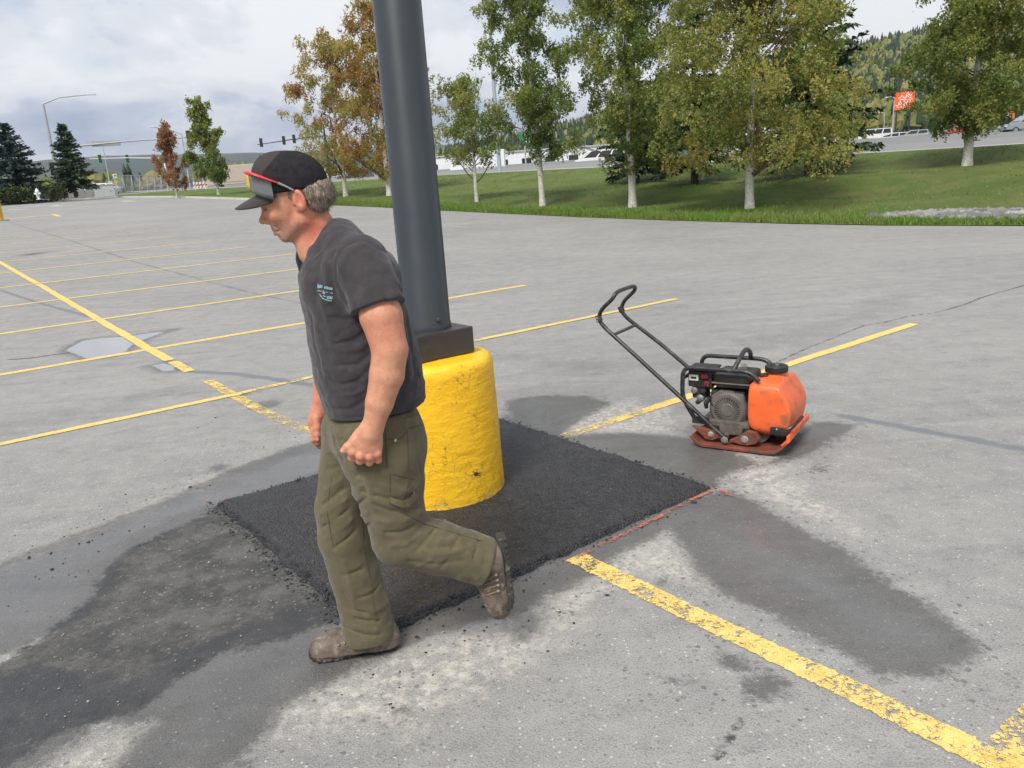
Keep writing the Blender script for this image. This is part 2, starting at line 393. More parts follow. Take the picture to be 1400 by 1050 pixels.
    base2 = m.mix(m.math('MULTIPLY', pdamp, .6), base2, (.07, .07, .072))
    base2 = m.mix(pm, base2, (.24, .245, .25))  # puddle colour lightened to stand in for a brighter sky reflection
    rough = m.mix(wm_, (.88,) * 3, m.mix(film, (.42,) * 3, (.15,) * 3))
    rough = m.mix(sealm, rough, (.5,) * 3)
    rough = m.mix(pm, rough, (.04,) * 3)
    h = m.math('ADD', m.math('MULTIPLY', gr, .5), m.math('MULTIPLY', m.vor(150, out='Distance'), .6))
    h = m.math('ADD', h, m.math('MULTIPLY', fine, .6))
    dry = m.math('MULTIPLY', m.math('SUBTRACT', 1, m.math('MULTIPLY', film, .75)), m.math('SUBTRACT', 1, pm))
    m.set(col=base2, rough=rough, spec=.5, nor=m.bump(h, m.math('MULTIPLY', dry, .55), .006))
    return m.m
lot.data.materials.append(asphalt_mat())

# ------------------------------------------------------------------ painted lines
def paint_mat(name, c1, c2, wear):
    m = NT(name)
    n1 = m.noise(9, 8, .7); crk = m.vor(55, 'DISTANCE_TO_EDGE', vec=m.mix(.12, m.co(), m.noise(7, 3, .5, col=True)))
    fl = m.noise(55, 5, .75)
    wearat = m.attr('wear')
    keep = m.math('ADD', m.math('MULTIPLY', m.math('SUBTRACT', n1, .5), 1.2), m.math('MULTIPLY', m.math('SUBTRACT', fl, .5), 1.5))
    keep = m.math('SUBTRACT', m.math('ADD', keep, .62), wearat)
    eg = m.math('ABSOLUTE', m.attr('edge')); keep = m.math('SUBTRACT', keep, m.math('MULTIPLY', m.ss(eg, .78, 1.0), m.lin(m.noise(30, 3, .7), .3, .7, 0, .75)))
    a = m.ss(keep, .06, .16)
    a = m.math('MULTIPLY', a, m.ss(m.math('ADD', crk, m.math('MULTIPLY', m.math('SUBTRACT', fl, .5), .04)), m.math('MULTIPLY', m.ss(n1, .66, .40), m.math('MULTIPLY', wearat, .05)), m.math('MULTIPLY', m.ss(n1, .66, .40, .02, 1), m.math('MULTIPLY', wearat, .12))))
    c = m.mix(m.lin(m.noise(22, 5), .3, .7, 0, 1), c1, c2)
    c = m.mix(m.ss(m.noise(3.5, 8, .7), .5, .75, 0, .35), c, (.30, .27, .20))
    m.set(col=c, rough=.7, alpha=a, nor=m.bump(m.noise(140, 3), .3, .004))
    return m.m
Mpaint = paint_mat('yellow_road_paint', (.66, .45, .11), (.76, .57, .20), .3)
Mred = paint_mat('red_marking_paint', (.42, .10, .06), (.5, .16, .11), .5)
Mwhite = paint_mat('white_road_paint', (.62, .62, .58), (.72, .72, .70), .3)
def line_strip(pts, width, mat, wear=.25, name='painted_line', lift=.004):
    pts = [np.asarray(p[:2], float) for p in pts]; Q = []
    for p, q in zip(pts[:-1], pts[1:]):
        k = max(1, int(np.hypot(*(q - p)) / .25))
        for i in range(k): Q.append(p + (q - p) * i / k)
    Q.append(pts[-1]); V = []; wr = []
    for i, p in enumerate(Q):
        t = Q[min(i + 1, len(Q) - 1)] - Q[max(i - 1, 0)]; t = t / np.hypot(*t); n = np.array([-t[1], t[0]])
        for s_ in (-1, 1):
            e = p + n * s_ * width / 2 * (1 + .06 * math.sin(i * 1.7 + s_)); a_, b_ = ab(e)
            V.append((e[0], e[1], float(zlot(b_)) + lift + .0006 * (len(lot.children) % 5))); wr.append(wear if not callable(wear) else wear(i / len(Q)))
    o = mesh(name, V, [(2 * i, 2 * i + 1, 2 * i + 3, 2 * i + 2) for i in range(len(Q) - 1)], mat, lot)
    E_ = o.data.attributes.new('edge', 'FLOAT', 'POINT'); E_.data.foreach_set('value', np.tile([-1, 1], len(Q)).astype(np.float32))
    A_ = o.data.attributes.new('wear', 'FLOAT', 'POINT'); A_.data.foreach_set('value', np.array(wr, np.float32)); return o
# the row line (along BX) and the stall lines (along AX)
ra = ab(flat(785, 762))[0]                      # row line offset
b1 = ab(flat(0, 608))[1]; bp = ab(flat(785, 762))[1]
rowpt = lambda b: xy(ra, b)
line_strip([rowpt(bp), rowpt(bp - 1.0), rowpt(.12)], .115, Mpaint, lambda t: .42 - .10 * t)
row_d = ab(flat(425, 592))
line_strip([xy(row_d[0] + .0, row_d[1] - .25), xy(row_d[0] - .02, row_d[1] + 1.0), flat(284, 521)[:2]], .115, Mpaint, lambda t: .6 - .2 * t)
line_strip([flat(260, 508)[:2], flat(236, 495)[:2]], .115, Mpaint, .3)
line_strip([flat(232, 493)[:2], flat(171, 460)[:2], hit(120, 429)[:2], hit(60, 393)[:2], hit(-40, 335)[:2]], .12, Mpaint, .22)
bl0 = ab(flat(1385, 1018))
line_strip([xy(ra - .02, bl0[1]), xy(ra + 3.2, bl0[1])], .115, Mpaint, .5)
l2 = ab(flat(770, 597)); l2e = ab(flat(1250, 443))
line_strip([flat(772, 597)[:2], flat(900, 556)[:2]], .10, Mpaint, lambda t: .58 - .3 * t)
line_strip([flat(900, 556)[:2], flat(1250, 443)[:2]], .10, Mpaint, .16)
line_strip([flat(-140, 638)[:2], flat(0, 608)[:2], flat(330, 538)[:2]], .10, Mpaint, .18)
line_strip([flat(330, 538)[:2], flat(430, 515)[:2], flat(660, 464)[:2]], .10, Mpaint, .45)
line_strip([flat(660, 464)[:2], flat(925, 409)[:2]], .10, Mpaint, .12)
bb = ab(flat(0, 513))[1]
for k in range(9):
    b = bb + 3.0 * k
    a0 = ra - 6.4; a1 = ra + 5.6 - (.0 if k < 6 else .4)
    line_strip([xy(a0, b), xy(ra - .5, b), xy(a1, b)], .125, Mpaint, .22 + .03 * k)
for (p, q, wd, mt) in (((15, 285), (62, 281), .4, Mwhite), ((70, 281.5), (83, 281.5), .5, Mwhite), ((165, 275), (182, 275), .5, Mwhite), ((8, 300), (70, 294), .25, Mpaint), ((72, 293), (82, 296), .25, Mpaint), ((10, 287), (38, 286), .3, Mwhite)):
    line_strip([hit(*p)[:2], hit(*q)[:2]], wd, mt, .3)
# red spray marks along the cut edge
line_strip([flat(*p)[:2] for p in ((790, 762), (850, 733), (905, 706), (945, 684), (972, 673))], .028, Mred, .52, 'red_mark', .006)
line_strip([flat(*p)[:2] for p in ((968, 674), (985, 671), (1000, 680))], .034, Mred, .5, 'red_mark', .007)
line_strip([flat(*p)[:2] for p in ((268, 684), (292, 686), (345, 671), (380, 660))], .03, Mred, .72, 'red_mark', .006)

# ------------------------------------------------------------------ fresh asphalt patch
pc = [flat(*p)[:2] for p in ((296, 692), (512, 878), (974, 668), (684, 574))]
rng = np.random.default_rng(3)
NU, NV = 190, 170
u = np.linspace(0, 1, NU)[:, None]; v = np.linspace(0, 1, NV)[None, :]
Q = [(1 - u) * (1 - v) * pc[0][k] + u * (1 - v) * pc[3][k] + u * v * pc[2][k] + (1 - u) * v * pc[1][k] for k in (0, 1)]
def fb(x, y, s, o=4):
    out = np.zeros(x.size)
    for i, (a, b) in enumerate(zip(x.ravel() * s, y.ravel() * s)): out[i] = mnoise.fractal((a, b, 3.3), .9, 2.1, o)
    return out.reshape(x.shape)
nz = fb(Q[0], Q[1], 5, 5); nf = fb(Q[0], Q[1], 26, 3)
ed = np.minimum(np.minimum(u * 2.0, (1 - u) * 2.0), np.minimum(v * 1.65, (1 - v) * 1.65)) + 0 * u
edl = u * 2.0 + 0 * v                          # the edge towards the old repair is a rough lip
zt = .004 + .022 * S(ed, -.005, .035) + .010 * S(edl, .30, .02) * S(ed, 0, .03)
zt = zt + .0035 * nz * S(ed, 0, .05) + .0035 * nf * S(ed, 0, .02)
off = .022 * fb(Q[0], Q[1], 9, 3) * S(ed, .06, 0)
dirx = (Q[0] - np.mean([p[0] for p in pc])); diry = (Q[1] - np.mean([p[1] for p in pc])); dl = np.hypot(dirx, diry) + 1e-6
X = Q[0] + dirx / dl * off; Y = Q[1] + diry / dl * off
zt = np.where(ed < 1e-6, -.01, zt)
I = np.arange(NU * NV).reshape(NU, NV)
m = NT('fresh_asphalt')
g1 = m.vor(120, out='Distance'); g2 = m.noise(300, 2); g3 = m.noise(14, 7, .7); gc = m.vor(120, out='Color')
sc3 = m.n('ShaderNodeSeparateColor'); m.put(sc3.inputs[0], gc)
c = m.mix(m.ss(g3, .4, .68), (.015, .015, .017), (.040, .040, .043))
c = m.mix(m.lin(sc3.outputs[0], .5, 1, 0, .8), c, (.058, .058, .062))
c = m.mix(m.ss(m.noise(3.1, 8, .75), .58, .72, 0, .45), c, (.085, .085, .088))
c = m.mix(m.math('MULTIPLY', m.ss(m.vor(24, out='Distance'), .1, .06), .7), c, (.25, .24, .21))
hh = m.math('ADD', m.math('MULTIPLY', g1, -1.4), m.math('ADD', m.math('MULTIPLY', g2, .3), m.math('MULTIPLY', m.noise(60, 4), 1.2)))
m.set(col=c, rough=m.lin(g3, .3, .7, .36, .60), nor=m.bump(hh, .9, .010), spec=.5)
patch = mesh('asphalt_patch', np.stack([X.ravel(), Y.ravel(), zt.ravel()], 1), np.stack([I[:-1, :-1], I[:-1, 1:], I[1:, 1:], I[1:, :-1]], -1).reshape(-1, 4), m.m, None, True)
tag(patch, kind='structure')
Mfresh = m.m
# loose crumbs of asphalt and grit (uncountable)
def rocks(name, pts, sizes, mat, parent=None, seed=1, squash=.7):
    rg = np.random.default_rng(seed)
    ico = np.array([(0, 0, 1), (.89, 0, .45), (.28, .85, .45), (-.72, .53, .45), (-.72, -.53, .45), (.28, -.85, .45), (.72, .53, -.45), (-.28, .85, -.45), (-.89, 0, -.45), (-.28, -.85, -.45), (.72, -.53, -.45), (0, 0, -1)])
    fc = np.array([(0, 1, 2), (0, 2, 3), (0, 3, 4), (0, 4, 5), (0, 5, 1), (1, 6, 2), (2, 7, 3), (3, 8, 4), (4, 9, 5), (5, 10, 1), (6, 7, 2), (7, 8, 3), (8, 9, 4), (9, 10, 5), (10, 6, 1), (11, 7, 6), (11, 8, 7), (11, 9, 8), (11, 10, 9), (11, 6, 10)])
    n = len(pts); pts = np.asarray(pts); th = rg.uniform(0, 6.28, n)
    vv = ico[None] * rg.uniform(.65, 1.25, (n, 12, 1)) * np.stack([rg.uniform(.7, 1.3, n), rg.uniform(.7, 1.3, n), rg.uniform(.5, .9, n) * squash], 1)[:, None]
    c, s_ = np.cos(th)[:, None], np.sin(th)[:, None]
    vv = np.stack([vv[..., 0] * c - vv[..., 1] * s_, vv[..., 0] * s_ + vv[..., 1] * c, vv[..., 2]], -1) * np.asarray(sizes)[:, None, None] + pts[:, None]
    return mesh(name, vv.reshape(-1, 3), (fc[None] + (np.arange(n) * 12)[:, None, None]).reshape(-1, 3), mat, parent)
def scatter_px(poly, n, seed):
    rg = np.random.default_rng(seed); poly = np.array(gp(poly)); lo, hi = poly.min(0), poly.max(0); out = []
    while len(out) < n:
        q = rg.uniform(lo, hi, (n * 3, 2)); out += list(q[poly_sdf(q, poly) < 0])
    return np.array(out[:n])
e1 = []
for a_, b_, k, sg in ((0, 1, 750, .04), (1, 2, 300, .03), (2, 3, 350, .03), (3, 0, 420, .035)):
    t = rng.uniform(0, 1, (k, 1)); e1.append(pc[a_] * (1 - t) + pc[b_] * t + rng.normal(0, sg, (k, 2)))
e1.append(scatter_px([(480, 860), (800, 770), (860, 800), (760, 900), (560, 980), (420, 960)], 90, 4))
e1.append(scatter_px([(0, 720), (290, 640), (300, 690), (0, 860)], 60, 5))
e1.append(scatter_px([(300, 560), (430, 600), (280, 650), (180, 660)], 25, 6))
e1 = np.concatenate(e1)
sz = np.clip(rng.lognormal(-5.6, .45, len(e1)), .0015, .011)
inpatch = poly_sdf(e1, pc) < -.01
cr1 = rocks('asphalt_crumbs', np.column_stack([e1, sz * .35 + np.where(inpatch, .024, 0)]), sz, simple('crumb_black', (.02, .02, .021), .6, var=.4, nscale=60), seed=2)
tag(cr1, 'loose black asphalt crumbs scattered around the fresh patch', 'crumbs', kind='stuff')
e2 = np.concatenate([scatter_px([(172, 752), (296, 700), (470, 838), (300, 897), (90, 1005), (0, 960), (110, 840)], 420, 8), scatter_px([(400, 1000), (900, 760), (1400, 900), (1400, 1050), (300, 1050)], 500, 9), scatter_px([(300, 640), (700, 560), (960, 640), (700, 1000), (200, 1040), (0, 800)], 200, 10)])
sz = np.clip(rng.lognormal(-6.1, .5, len(e2)), .001, .007); inp = poly_sdf(e2, pc) < 0
cr2 = rocks('grit', np.column_stack([e2, sz * .3 + np.where(inp, .026, 0)]), sz, simple('grit_stone', (.22, .21, .19), .8, var=.6, nscale=40), seed=7)
tag(cr2, 'pale loose grit on the asphalt', 'grit', kind='stuff')
# ================================================================== LIGHT POLE
LPC = np.array([-.415, 4.09])
lp = empty('light_pole', (LPC[0], LPC[1], 0)); tag(lp, 'dark grey light pole on a round yellow painted concrete base', 'light pole')
# concrete base: lumpy, thickly repainted
nu, nv = 140, 90
prof = [(.338, -.02), (.340, .0), (.338, .03), (.334, .2), (.330, .4), (.326, .6), (.323, .69), (.319, .72), (.306, .745), (.282, .757), (.2, .762), (.09, .764), (0.002, .765)]
pl = np.array(prof); seg = np.concatenate([[0], np.cumsum(np.hypot(*np.diff(pl, axis=0).T))]); t = np.linspace(0, seg[-1], nv)
pr = np.interp(t, seg, pl[:, 0]); pz = np.interp(t, seg, pl[:, 1])
V = []
for i in range(nv):
    for j in range(nu):
        th = 2 * math.pi * j / nu; x, y = math.cos(th), math.sin(th)
        q = (x * 1.3, y * 1.3, pz[i] * 3.2)
        d = .003 * mnoise.fractal(q, 1, 2, 3) + .0014 * mnoise.fractal((x * 6, y * 6, pz[i] * 34), .8, 2.1, 4) + .0016 * mnoise.fractal((x * 3, y * 3, pz[i] * 70), .8, 2., 2)
        rr = max(0.001, pr[i] + d * min(1, pr[i] / .2)); V.append((rr * x, rr * y, pz[i] + (d if pz[i] > .74 else 0)))
F = [(i * nu + j, i * nu + (j + 1) % nu, (i + 1) * nu + (j + 1) % nu, (i + 1) * nu + j) for i in range(nv - 1) for j in range(nu)]
m = NT('yellow_bollard_paint')
crk = m.vor(20, 'DISTANCE_TO_EDGE', vec=m.mix(.16, m.mapped((1, 1, .8)), m.noise(8, 4, .6, col=True)))
cm = m.math('MULTIPLY', m.ss(crk, .022, .004), m.ss(m.noise(5, 5), .46, .60))
chip = m.ss(m.noise(16, 8, .75), .70, .73)
c = m.mix(m.lin(m.noise(3, 6, .6), .3, .7, 0, 1), (.82, .45, .010), (.88, .52, .020))
c = m.mix(m.ss(m.noise(30, 5, .7), .55, .75, 0, .25), c, (.6, .30, .02))
sepz = m.n('ShaderNodeSeparateXYZ'); m.put(sepz.inputs[0], m.co())
low = m.ss(sepz.outputs[2], .10, .0)
c = m.mix(m.math('MULTIPLY', low, m.ss(m.noise(14, 6, .7), .45, .62, 0, .8)), c, (.24, .22, .16))
sm_ = m.n('ShaderNodeVectorMath'); sm_.operation = 'DISTANCE'; m.put(sm_.inputs[0], m.co()); sm_.inputs[1].default_value = (.20, -.27, .17); c = m.mix(m.math('MULTIPLY', m.ss(sm_.outputs['Value'], .045, .015), m.ss(m.noise(30, 5, .7), .46, .56)), c, (.05, .045, .03))
c = m.mix(m.ss(m.noise(4, 8, .75, vec=m.mapped((3, 3, .6))), .58, .72, 0, .35), c, (.42, .28, .06))
c = m.mix(m.math('MULTIPLY', cm, .85), c, (.12, .085, .02)); c = m.mix(m.math('MULTIPLY', chip, .8), c, (.30, .27, .19))
h = m.math('SUBTRACT', m.math('ADD', m.math('MULTIPLY', m.noise(70, 5, .65), .9), m.noise(9, 4, vec=m.mapped((1, 1, 4)))), m.math('MULTIPLY', cm, .8))
m.set(col=c, rough=.42, nor=m.bump(h, .5, .009), spec=.45)
mesh('concrete_base', V, F, m.m, lp, True)
Mcover = simple('bronze_cover_metal', (.038, .033, .030), .42, 0, .2, 3, spec=.5, dirt=((.12, .11, .10), .25), dscale=4)
bxm = MB(); rz = math.atan2(.6, .8)
bxm.box((0, 0, .765 + .068), (.335, .335, .136), rz=rz, bev=.006).build('base_cover', Mcover, lp)
m = NT('charcoal_pole_paint')
c = m.mix(m.lin(m.noise(2, 5), .3, .7, 0, 1), (.024, .030, .035), (.032, .039, .045))
c = m.mix(m.ss(m.noise(38, 3, .7), .735, .76), c, (.30, .32, .33))
sepz = m.n('ShaderNodeSeparateXYZ'); m.put(sepz.inputs[0], m.co())
c = m.mix(m.math('MULTIPLY', m.ss(sepz.outputs[2], 1.05, .90), m.ss(m.noise(18, 6, .7), .60, .68)), c, (.10, .045, .02))
m.set(col=c, rough=m.lin(m.noise(5, 4), .3, .7, .34, .46), spec=.5, nor=m.bump(m.noise(90, 3), .04, .004))
MB().lathe((0, 0, 0), [(.122, .90), (.122, .925), (.1195, .93), (.108, 5.0), (.095, 8.0), (.05, 8.03)], 48).build('pole', m.m, lp, True)
MB().lathe((.1195 * .55, -.1195 * .835, .955), [(.012, -.004), (.012, .006), (.008, .010)], 8, axis=(.55, -.835, 0)).build('bolt', simple('bolt_rust', (.06, .035, .025), .7), lp)

# ================================================================== LAWN, ROAD, FAR GROUND
def strip_grid(name, a_, b_, mat, dz=0., fn=None, kind='structure'):
    A_, B_ = np.meshgrid(a_, b_, indexing='ij'); Z = (fn or zg)(A_, B_) + dz
    V = np.stack([(.8 * A_ - .6 * B_).ravel(), (.6 * A_ + .8 * B_).ravel(), Z.ravel()], 1); n1, n2 = A_.shape
    I = np.arange(n1 * n2).reshape(n1, n2)
    o = mesh(name, V, np.stack([I[:-1, :-1], I[1:, :-1], I[1:, 1:], I[:-1, 1:]], -1).reshape(-1, 4), mat, None, True)
    return tag(o, kind=kind)
m = NT('lawn_grass')
n1 = m.noise(.25, 6, .6, 1.0); n2 = m.noise(1.6, 7, .7, vec=m.mapped((1, .35, 1), (0, 0, R(37)))); n3 = m.noise(22, 5, .7)
c = m.mix(m.ss(n1, .36, .64), (.095, .135, .028), (.165, .175, .058))
c = m.mix(m.ss(n2, .42, .66, 0, .75), c, (.075, .140, .022)); c = m.mix(m.ss(m.noise(.7, 6, .65), .54, .7, 0, .7), c, (.21, .185, .090))
c = m.mix(m.lin(n3, .3, .7, 0, .4), c, (.055, .095, .018))
# the unmown strip beside the asphalt is a fresher green
sx = m.n('ShaderNodeSeparateXYZ'); m.put(sx.inputs[0], m.co())
aa = m.math('ADD', m.math('MULTIPLY', sx.outputs[0], .8), m.math('MULTIPLY', sx.outputs[1], .6))
c = m.mix(m.ss(m.math('ADD', aa, m.math('MULTIPLY', n2, .8)), 19.9, 19.4, 0, .85), c, (.12, .23, .026))
m.set(col=c, rough=.9, spec=.2, nor=m.bump(m.math('ADD', n3, m.noise(5, 5)), .8, .08))
Mlawn = m.m
lb = np.concatenate([np.arange(-40, 60, .6), np.arange(60, 101, 2.)])
def zlawn(a, b):
    z = zg(a, b) + .02 + .05 * S(a, 18.2, 18.5)
    return z + .05 * np.sin(a * 1.1 + b * .3) * S(a, 18.5, 21) * S(a, 33, 30)
lawn = strip_grid('lawn', np.concatenate([np.arange(18.15, 20, .2), np.arange(20, 33.2, .5)]), lb, Mlawn, fn=zlawn)
Mroad = simple('concrete_road', (.33, .325, .31), .85, var=.12, nscale=.6, dirt=((.16, .16, .16), .6), dscale=.35)
Mroad2 = simple('main_road_asphalt', (.20, .195, .19), .85, var=.15, nscale=.5)
Mkerb = simple('kerb_concrete', (.36, .35, .33), .85, var=.15, nscale=2)
ztop = lambda a, b: np.interp(b, _tb, _tz) + .016 * np.maximum(np.asarray(a, float) - 33, 0)
strip_grid('path', np.array([33.0, 36.5]), np.concatenate([np.arange(-60, 130, 4.), np.arange(130, 420, 20.)]), Mroad, .03, lambda a, b: ztop(a, b) + .0 * a)
strip_grid('road', np.array([36.5, 40, 52, 58]), np.concatenate([np.arange(-60, 130, 4.), np.arange(130, 420, 20.)]), Mroad2, .02, lambda a, b: ztop(a, b) + .0 * a)
# far sheet to the horizon
ang = np.linspace(0, 2 * math.pi, 97)[:-1]
rad = [0, 20, 60, 90, 130, 200, 400, 1000, 3000, 9500]
V = [(0, 0, -1.2)]
for r_ in rad[1:]:
    for t_ in ang:
        x, y = r_ * math.sin(t_), r_ * math.cos(t_); a_, b_ = ab((x, y))
        z = -1.2 if r_ < 95 else (float(ztop(min(a_, 200), b_)) - .6)
        V.append((x, y, z if y > -50 else min(z, -.3)))
F = [(0, 1 + i, 1 + (i + 1) % 96) for i in range(96)]
for k in range(len(rad) - 2):
    for i in range(96): F.append((1 + k * 96 + i, 1 + (k + 1) * 96 + i, 1 + (k + 1) * 96 + (i + 1) % 96, 1 + k * 96 + (i + 1) % 96))
tag(mesh('ground', V, F, simple('far_ground', (.13, .135, .085), .95, var=.3, nscale=.05), None, True), kind='structure')
strip_grid('far_parking_lot', np.array([58., 80, 130, 200]), np.concatenate([np.arange(-120, 130, 6.), np.arange(130, 300, 20.)]), simple('far_lot_asphalt', (.17, .17, .165), .9, var=.15, nscale=.2), .01, lambda a, b: ztop(a, b) + .0 * a)
# verge beyond the lot's far end
strip_grid('verge', np.arange(-90, 18.2, 2.), np.array([84.0, 85, 88, 92, 98]), simple('verge_grass', (.12, .13, .05), .95, var=.35, nscale=.8), .10, lambda a, b: zlot(b) + .0 * a)
strip_grid('side_road', np.arange(-120, 40, 4.), np.array([98., 104, 116, 125]), Mroad2, .06, lambda a, b: zlot(b) + 0 * a)
strip_grid('kerb', np.arange(-90, 18.6, 1.2), np.array([83.75, 83.76, 83.99, 84.0]), Mkerb, 0, lambda a, b: zlot(b) + np.where((b > 83.755) & (b < 83.995), .16, -.05))
strip_grid('kerb', np.array([17.96, 17.97, 18.2, 18.21]), np.arange(42, 84, 1.5), Mkerb, 0, lambda a, b: zlot(b) + np.where((a > 17.965) & (a < 18.205), .12 * S(b, 42, 50), -.05))
# grass blades: fringe along the asphalt and tufts over the lawn
rg = np.random.default_rng(11)
def blades(n, arange, brange, hgt, wid, seed):
    rg = np.random.default_rng(seed)
    a_ = arange(rg, n); b_ = rg.uniform(*brange, n); z = zlawn(a_, b_)
    x = .8 * a_ - .6 * b_; y = .6 * a_ + .8 * b_; th = rg.uniform(0, 6.28, n); hh = hgt * rg.uniform(.5, 1.3, n)
    lx, ly = rg.normal(0, .35, n) * hh, rg.normal(0, .35, n) * hh
    p0 = np.stack([x - np.cos(th) * wid, y - np.sin(th) * wid, z - .01], 1); p1 = np.stack([x + np.cos(th) * wid, y + np.sin(th) * wid, z - .01], 1)
    p2 = np.stack([x + lx, y + ly, z + hh], 1); return np.stack([p0, p1, p2], 1).reshape(-1, 3)
V = np.concatenate([blades(60000, lambda r, n: 18.17 + r.exponential(.35, n), (-10, 45), .13, .012, 1), blades(12000, lambda r, n: r.uniform(18.3, 32.8, n), (-6, 60), .05, .025, 2)])
gm = NT('grass_blades'); c = gm.mix(gm.ss(gm.noise(.5, 5, .6), .4, .62), (.13, .24, .03), (.19, .23, .06)); c = gm.mix(gm.lin(gm.noise(14, 3), .3, .7, 0, .6), c, (.06, .12, .012))
gm.set(col=c, rough=.7, spec=.25)
tag(mesh('grass', V, np.arange(len(V)).reshape(-1, 3), gm.m), 'bright green grass on the sloping lawn', 'grass', kind='stuff')
# river stones at the corner of the lawn
rp = np.array([hit(*p)[:2] for p in ((1185, 303.5), (1240, 298), (1290, 295.5), (1350, 295), (1480, 292), (1480, 306), (1380, 306.5), (1290, 306))])
rp_ab = np.array([ab(p) for p in rp])
q = rg.uniform(rp_ab.min(0) - .1, rp_ab.max(0) + .1, (30000, 2)); q = q[poly_sdf(q, rp_ab) < 0][:1700]
m = NT('river_stones'); m.set(col=m.ramp(m.vor(3.0, out='Color'), [(0, (.07, .068, .065)), (.5, (.18, .176, .166)), (1, (.34, .33, .315))]), rough=.85)
qz = np.maximum(zg(q[:, 0], q[:, 1]), zlawn(q[:, 0], q[:, 1])) + .05
tag(rocks('river_stones', np.column_stack([.8 * q[:, 0] - .6 * q[:, 1], .6 * q[:, 0] + .8 * q[:, 1], qz]), rg.uniform(.06, .17, len(q)), m.m, seed=5), 'bed of pale grey river stones at the lawn corner', 'stones', kind='stuff')
# ================================================================== TREES
def bark_birch():
    m = NT('birch_bark'); P = m.mapped((1, 1, .28))
    c = m.mix(m.ss(m.noise(9, 5, .6), .4, .65), (.66, .63, .57), (.50, .46, .40))
    lent = m.ss(m.noise(26, 4, .6, vec=m.mapped((1, 1, 7))), .57, .66)
    scar = m.ss(m.noise(5, 6, .7, vec=m.mapped((1.6, 1.6, 2.6))), .60, .64)
    c = m.mix(m.math('MULTIPLY', lent, .7), c, (.16, .13, .11)); c = m.mix(scar, c, (.045, .04, .036))
    m.set(col=c, rough=.8, nor=m.bump(m.noise(40, 4), .4, .02)); return m.m
Mbirch = bark_birch(); Mtwig = simple('birch_twig', (.12, .075, .055), .8, var=.3, nscale=6); Mspt = simple('spruce_bark', (.055, .045, .040), .9, var=.35, nscale=9, bump=.5, bdist=.03)
def leaf_mat(name, stops, trans=.5):
    m = NT(name); c = m.ramp(m.attr('hue'), stops)
    m.set(col=c, rough=.55, spec=.3)
    tr = m.n('ShaderNodeBsdfTranslucent'); m.put(tr.inputs[0], m.mix(1, c, (1.0, 1.05, .6), 'MULTIPLY')); mx_ = m.n('ShaderNodeMixShader'); mx_.inputs[0].default_value = trans
    m.t.links.new(m.b.outputs[0], mx_.inputs[1]); m.t.links.new(tr.outputs[0], mx_.inputs[2]); m.t.links.new(mx_.outputs[0], m.out.inputs[0]); return m.m
Mleaf = leaf_mat('birch_leaves', [(0, (.095, .132, .036)), (.28, (.185, .240, .066)), (.5, (.330, .335, .105)), (.68, (.46, .38, .125)), (.84, (.38, .195, .070)), (1, (.28, .12, .055))])
Mredleaf = leaf_mat('red_leaves', [(0, (.22, .11, .065)), (.5, (.36, .185, .11)), (1, (.46, .29, .19))])
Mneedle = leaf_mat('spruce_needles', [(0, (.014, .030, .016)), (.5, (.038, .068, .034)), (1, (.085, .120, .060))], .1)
Mblue = leaf_mat('blue_spruce_needles', [(0, (.018, .034, .032)), (.5, (.045, .074, .068)), (1, (.095, .130, .120))], .1)
def foliage(name, cen, spread, per, size, hue, mat, parent, seed, droop=1.2, spray=0):
    rg = np.random.default_rng(seed); n = len(cen)
    if spray:                                # leaves strung along short hanging twigs
        ns = max(1, per // spray); ks = np.repeat(np.arange(n), ns); M_ = len(ks)
        o0 = rg.normal(0, 1, (M_, 3)); o0 /= np.linalg.norm(o0, axis=1)[:, None] + 1e-9; o0 *= (rg.uniform(.25, 1, M_) ** .6)[:, None] * 1.5
        c0 = cen[ks] + o0 * np.array([1, 1, .85]) * spread[ks][:, None]
        dr = rg.normal(0, .45, (M_, 3)); dr[:, 2] -= .9; dr /= np.linalg.norm(dr, axis=1)[:, None]; ln = rg.uniform(.14, .42, M_) * (size / .055)
        hs = hue[ks] + rg.normal(0, .07, M_); k = np.repeat(np.arange(M_), spray); N_ = len(k)
        P = c0[k] + dr[k] * (rg.uniform(-.3, 1, N_) * ln[k])[:, None] + rg.normal(0, .035 * size / .055, (N_, 3)); hk = hs[k]
    else:
        k = np.repeat(np.arange(n), per); N_ = len(k)
        off = rg.normal(0, 1, (N_, 3)) * np.array([1, 1, droop]) * spread[k][:, None]; P = cen[k] + off; hk = hue[k]
    s = size * rg.uniform(.6, 1.35, N_)
    a = rg.normal(0, 1, (N_, 3)); a /= np.linalg.norm(a, axis=1)[:, None]; b = np.cross(a, rg.normal(0, 1, (N_, 3))); b /= np.linalg.norm(b, axis=1)[:, None] + 1e-9
    a *= s[:, None]; b *= (s * .62)[:, None]
    V = np.stack([P - a, P + b, P + a, P - b], 1).reshape(-1, 3); F = np.arange(N_ * 4).reshape(-1, 4)
    o = mesh(name, V, F, mat, parent)
    h = np.clip(hk + rg.normal(0, .07, N_), 0, 1); A_ = o.data.attributes.new('hue', 'FLOAT', 'POINT'); A_.data.foreach_set('value', np.repeat(h, 4).astype(np.float32)); return o
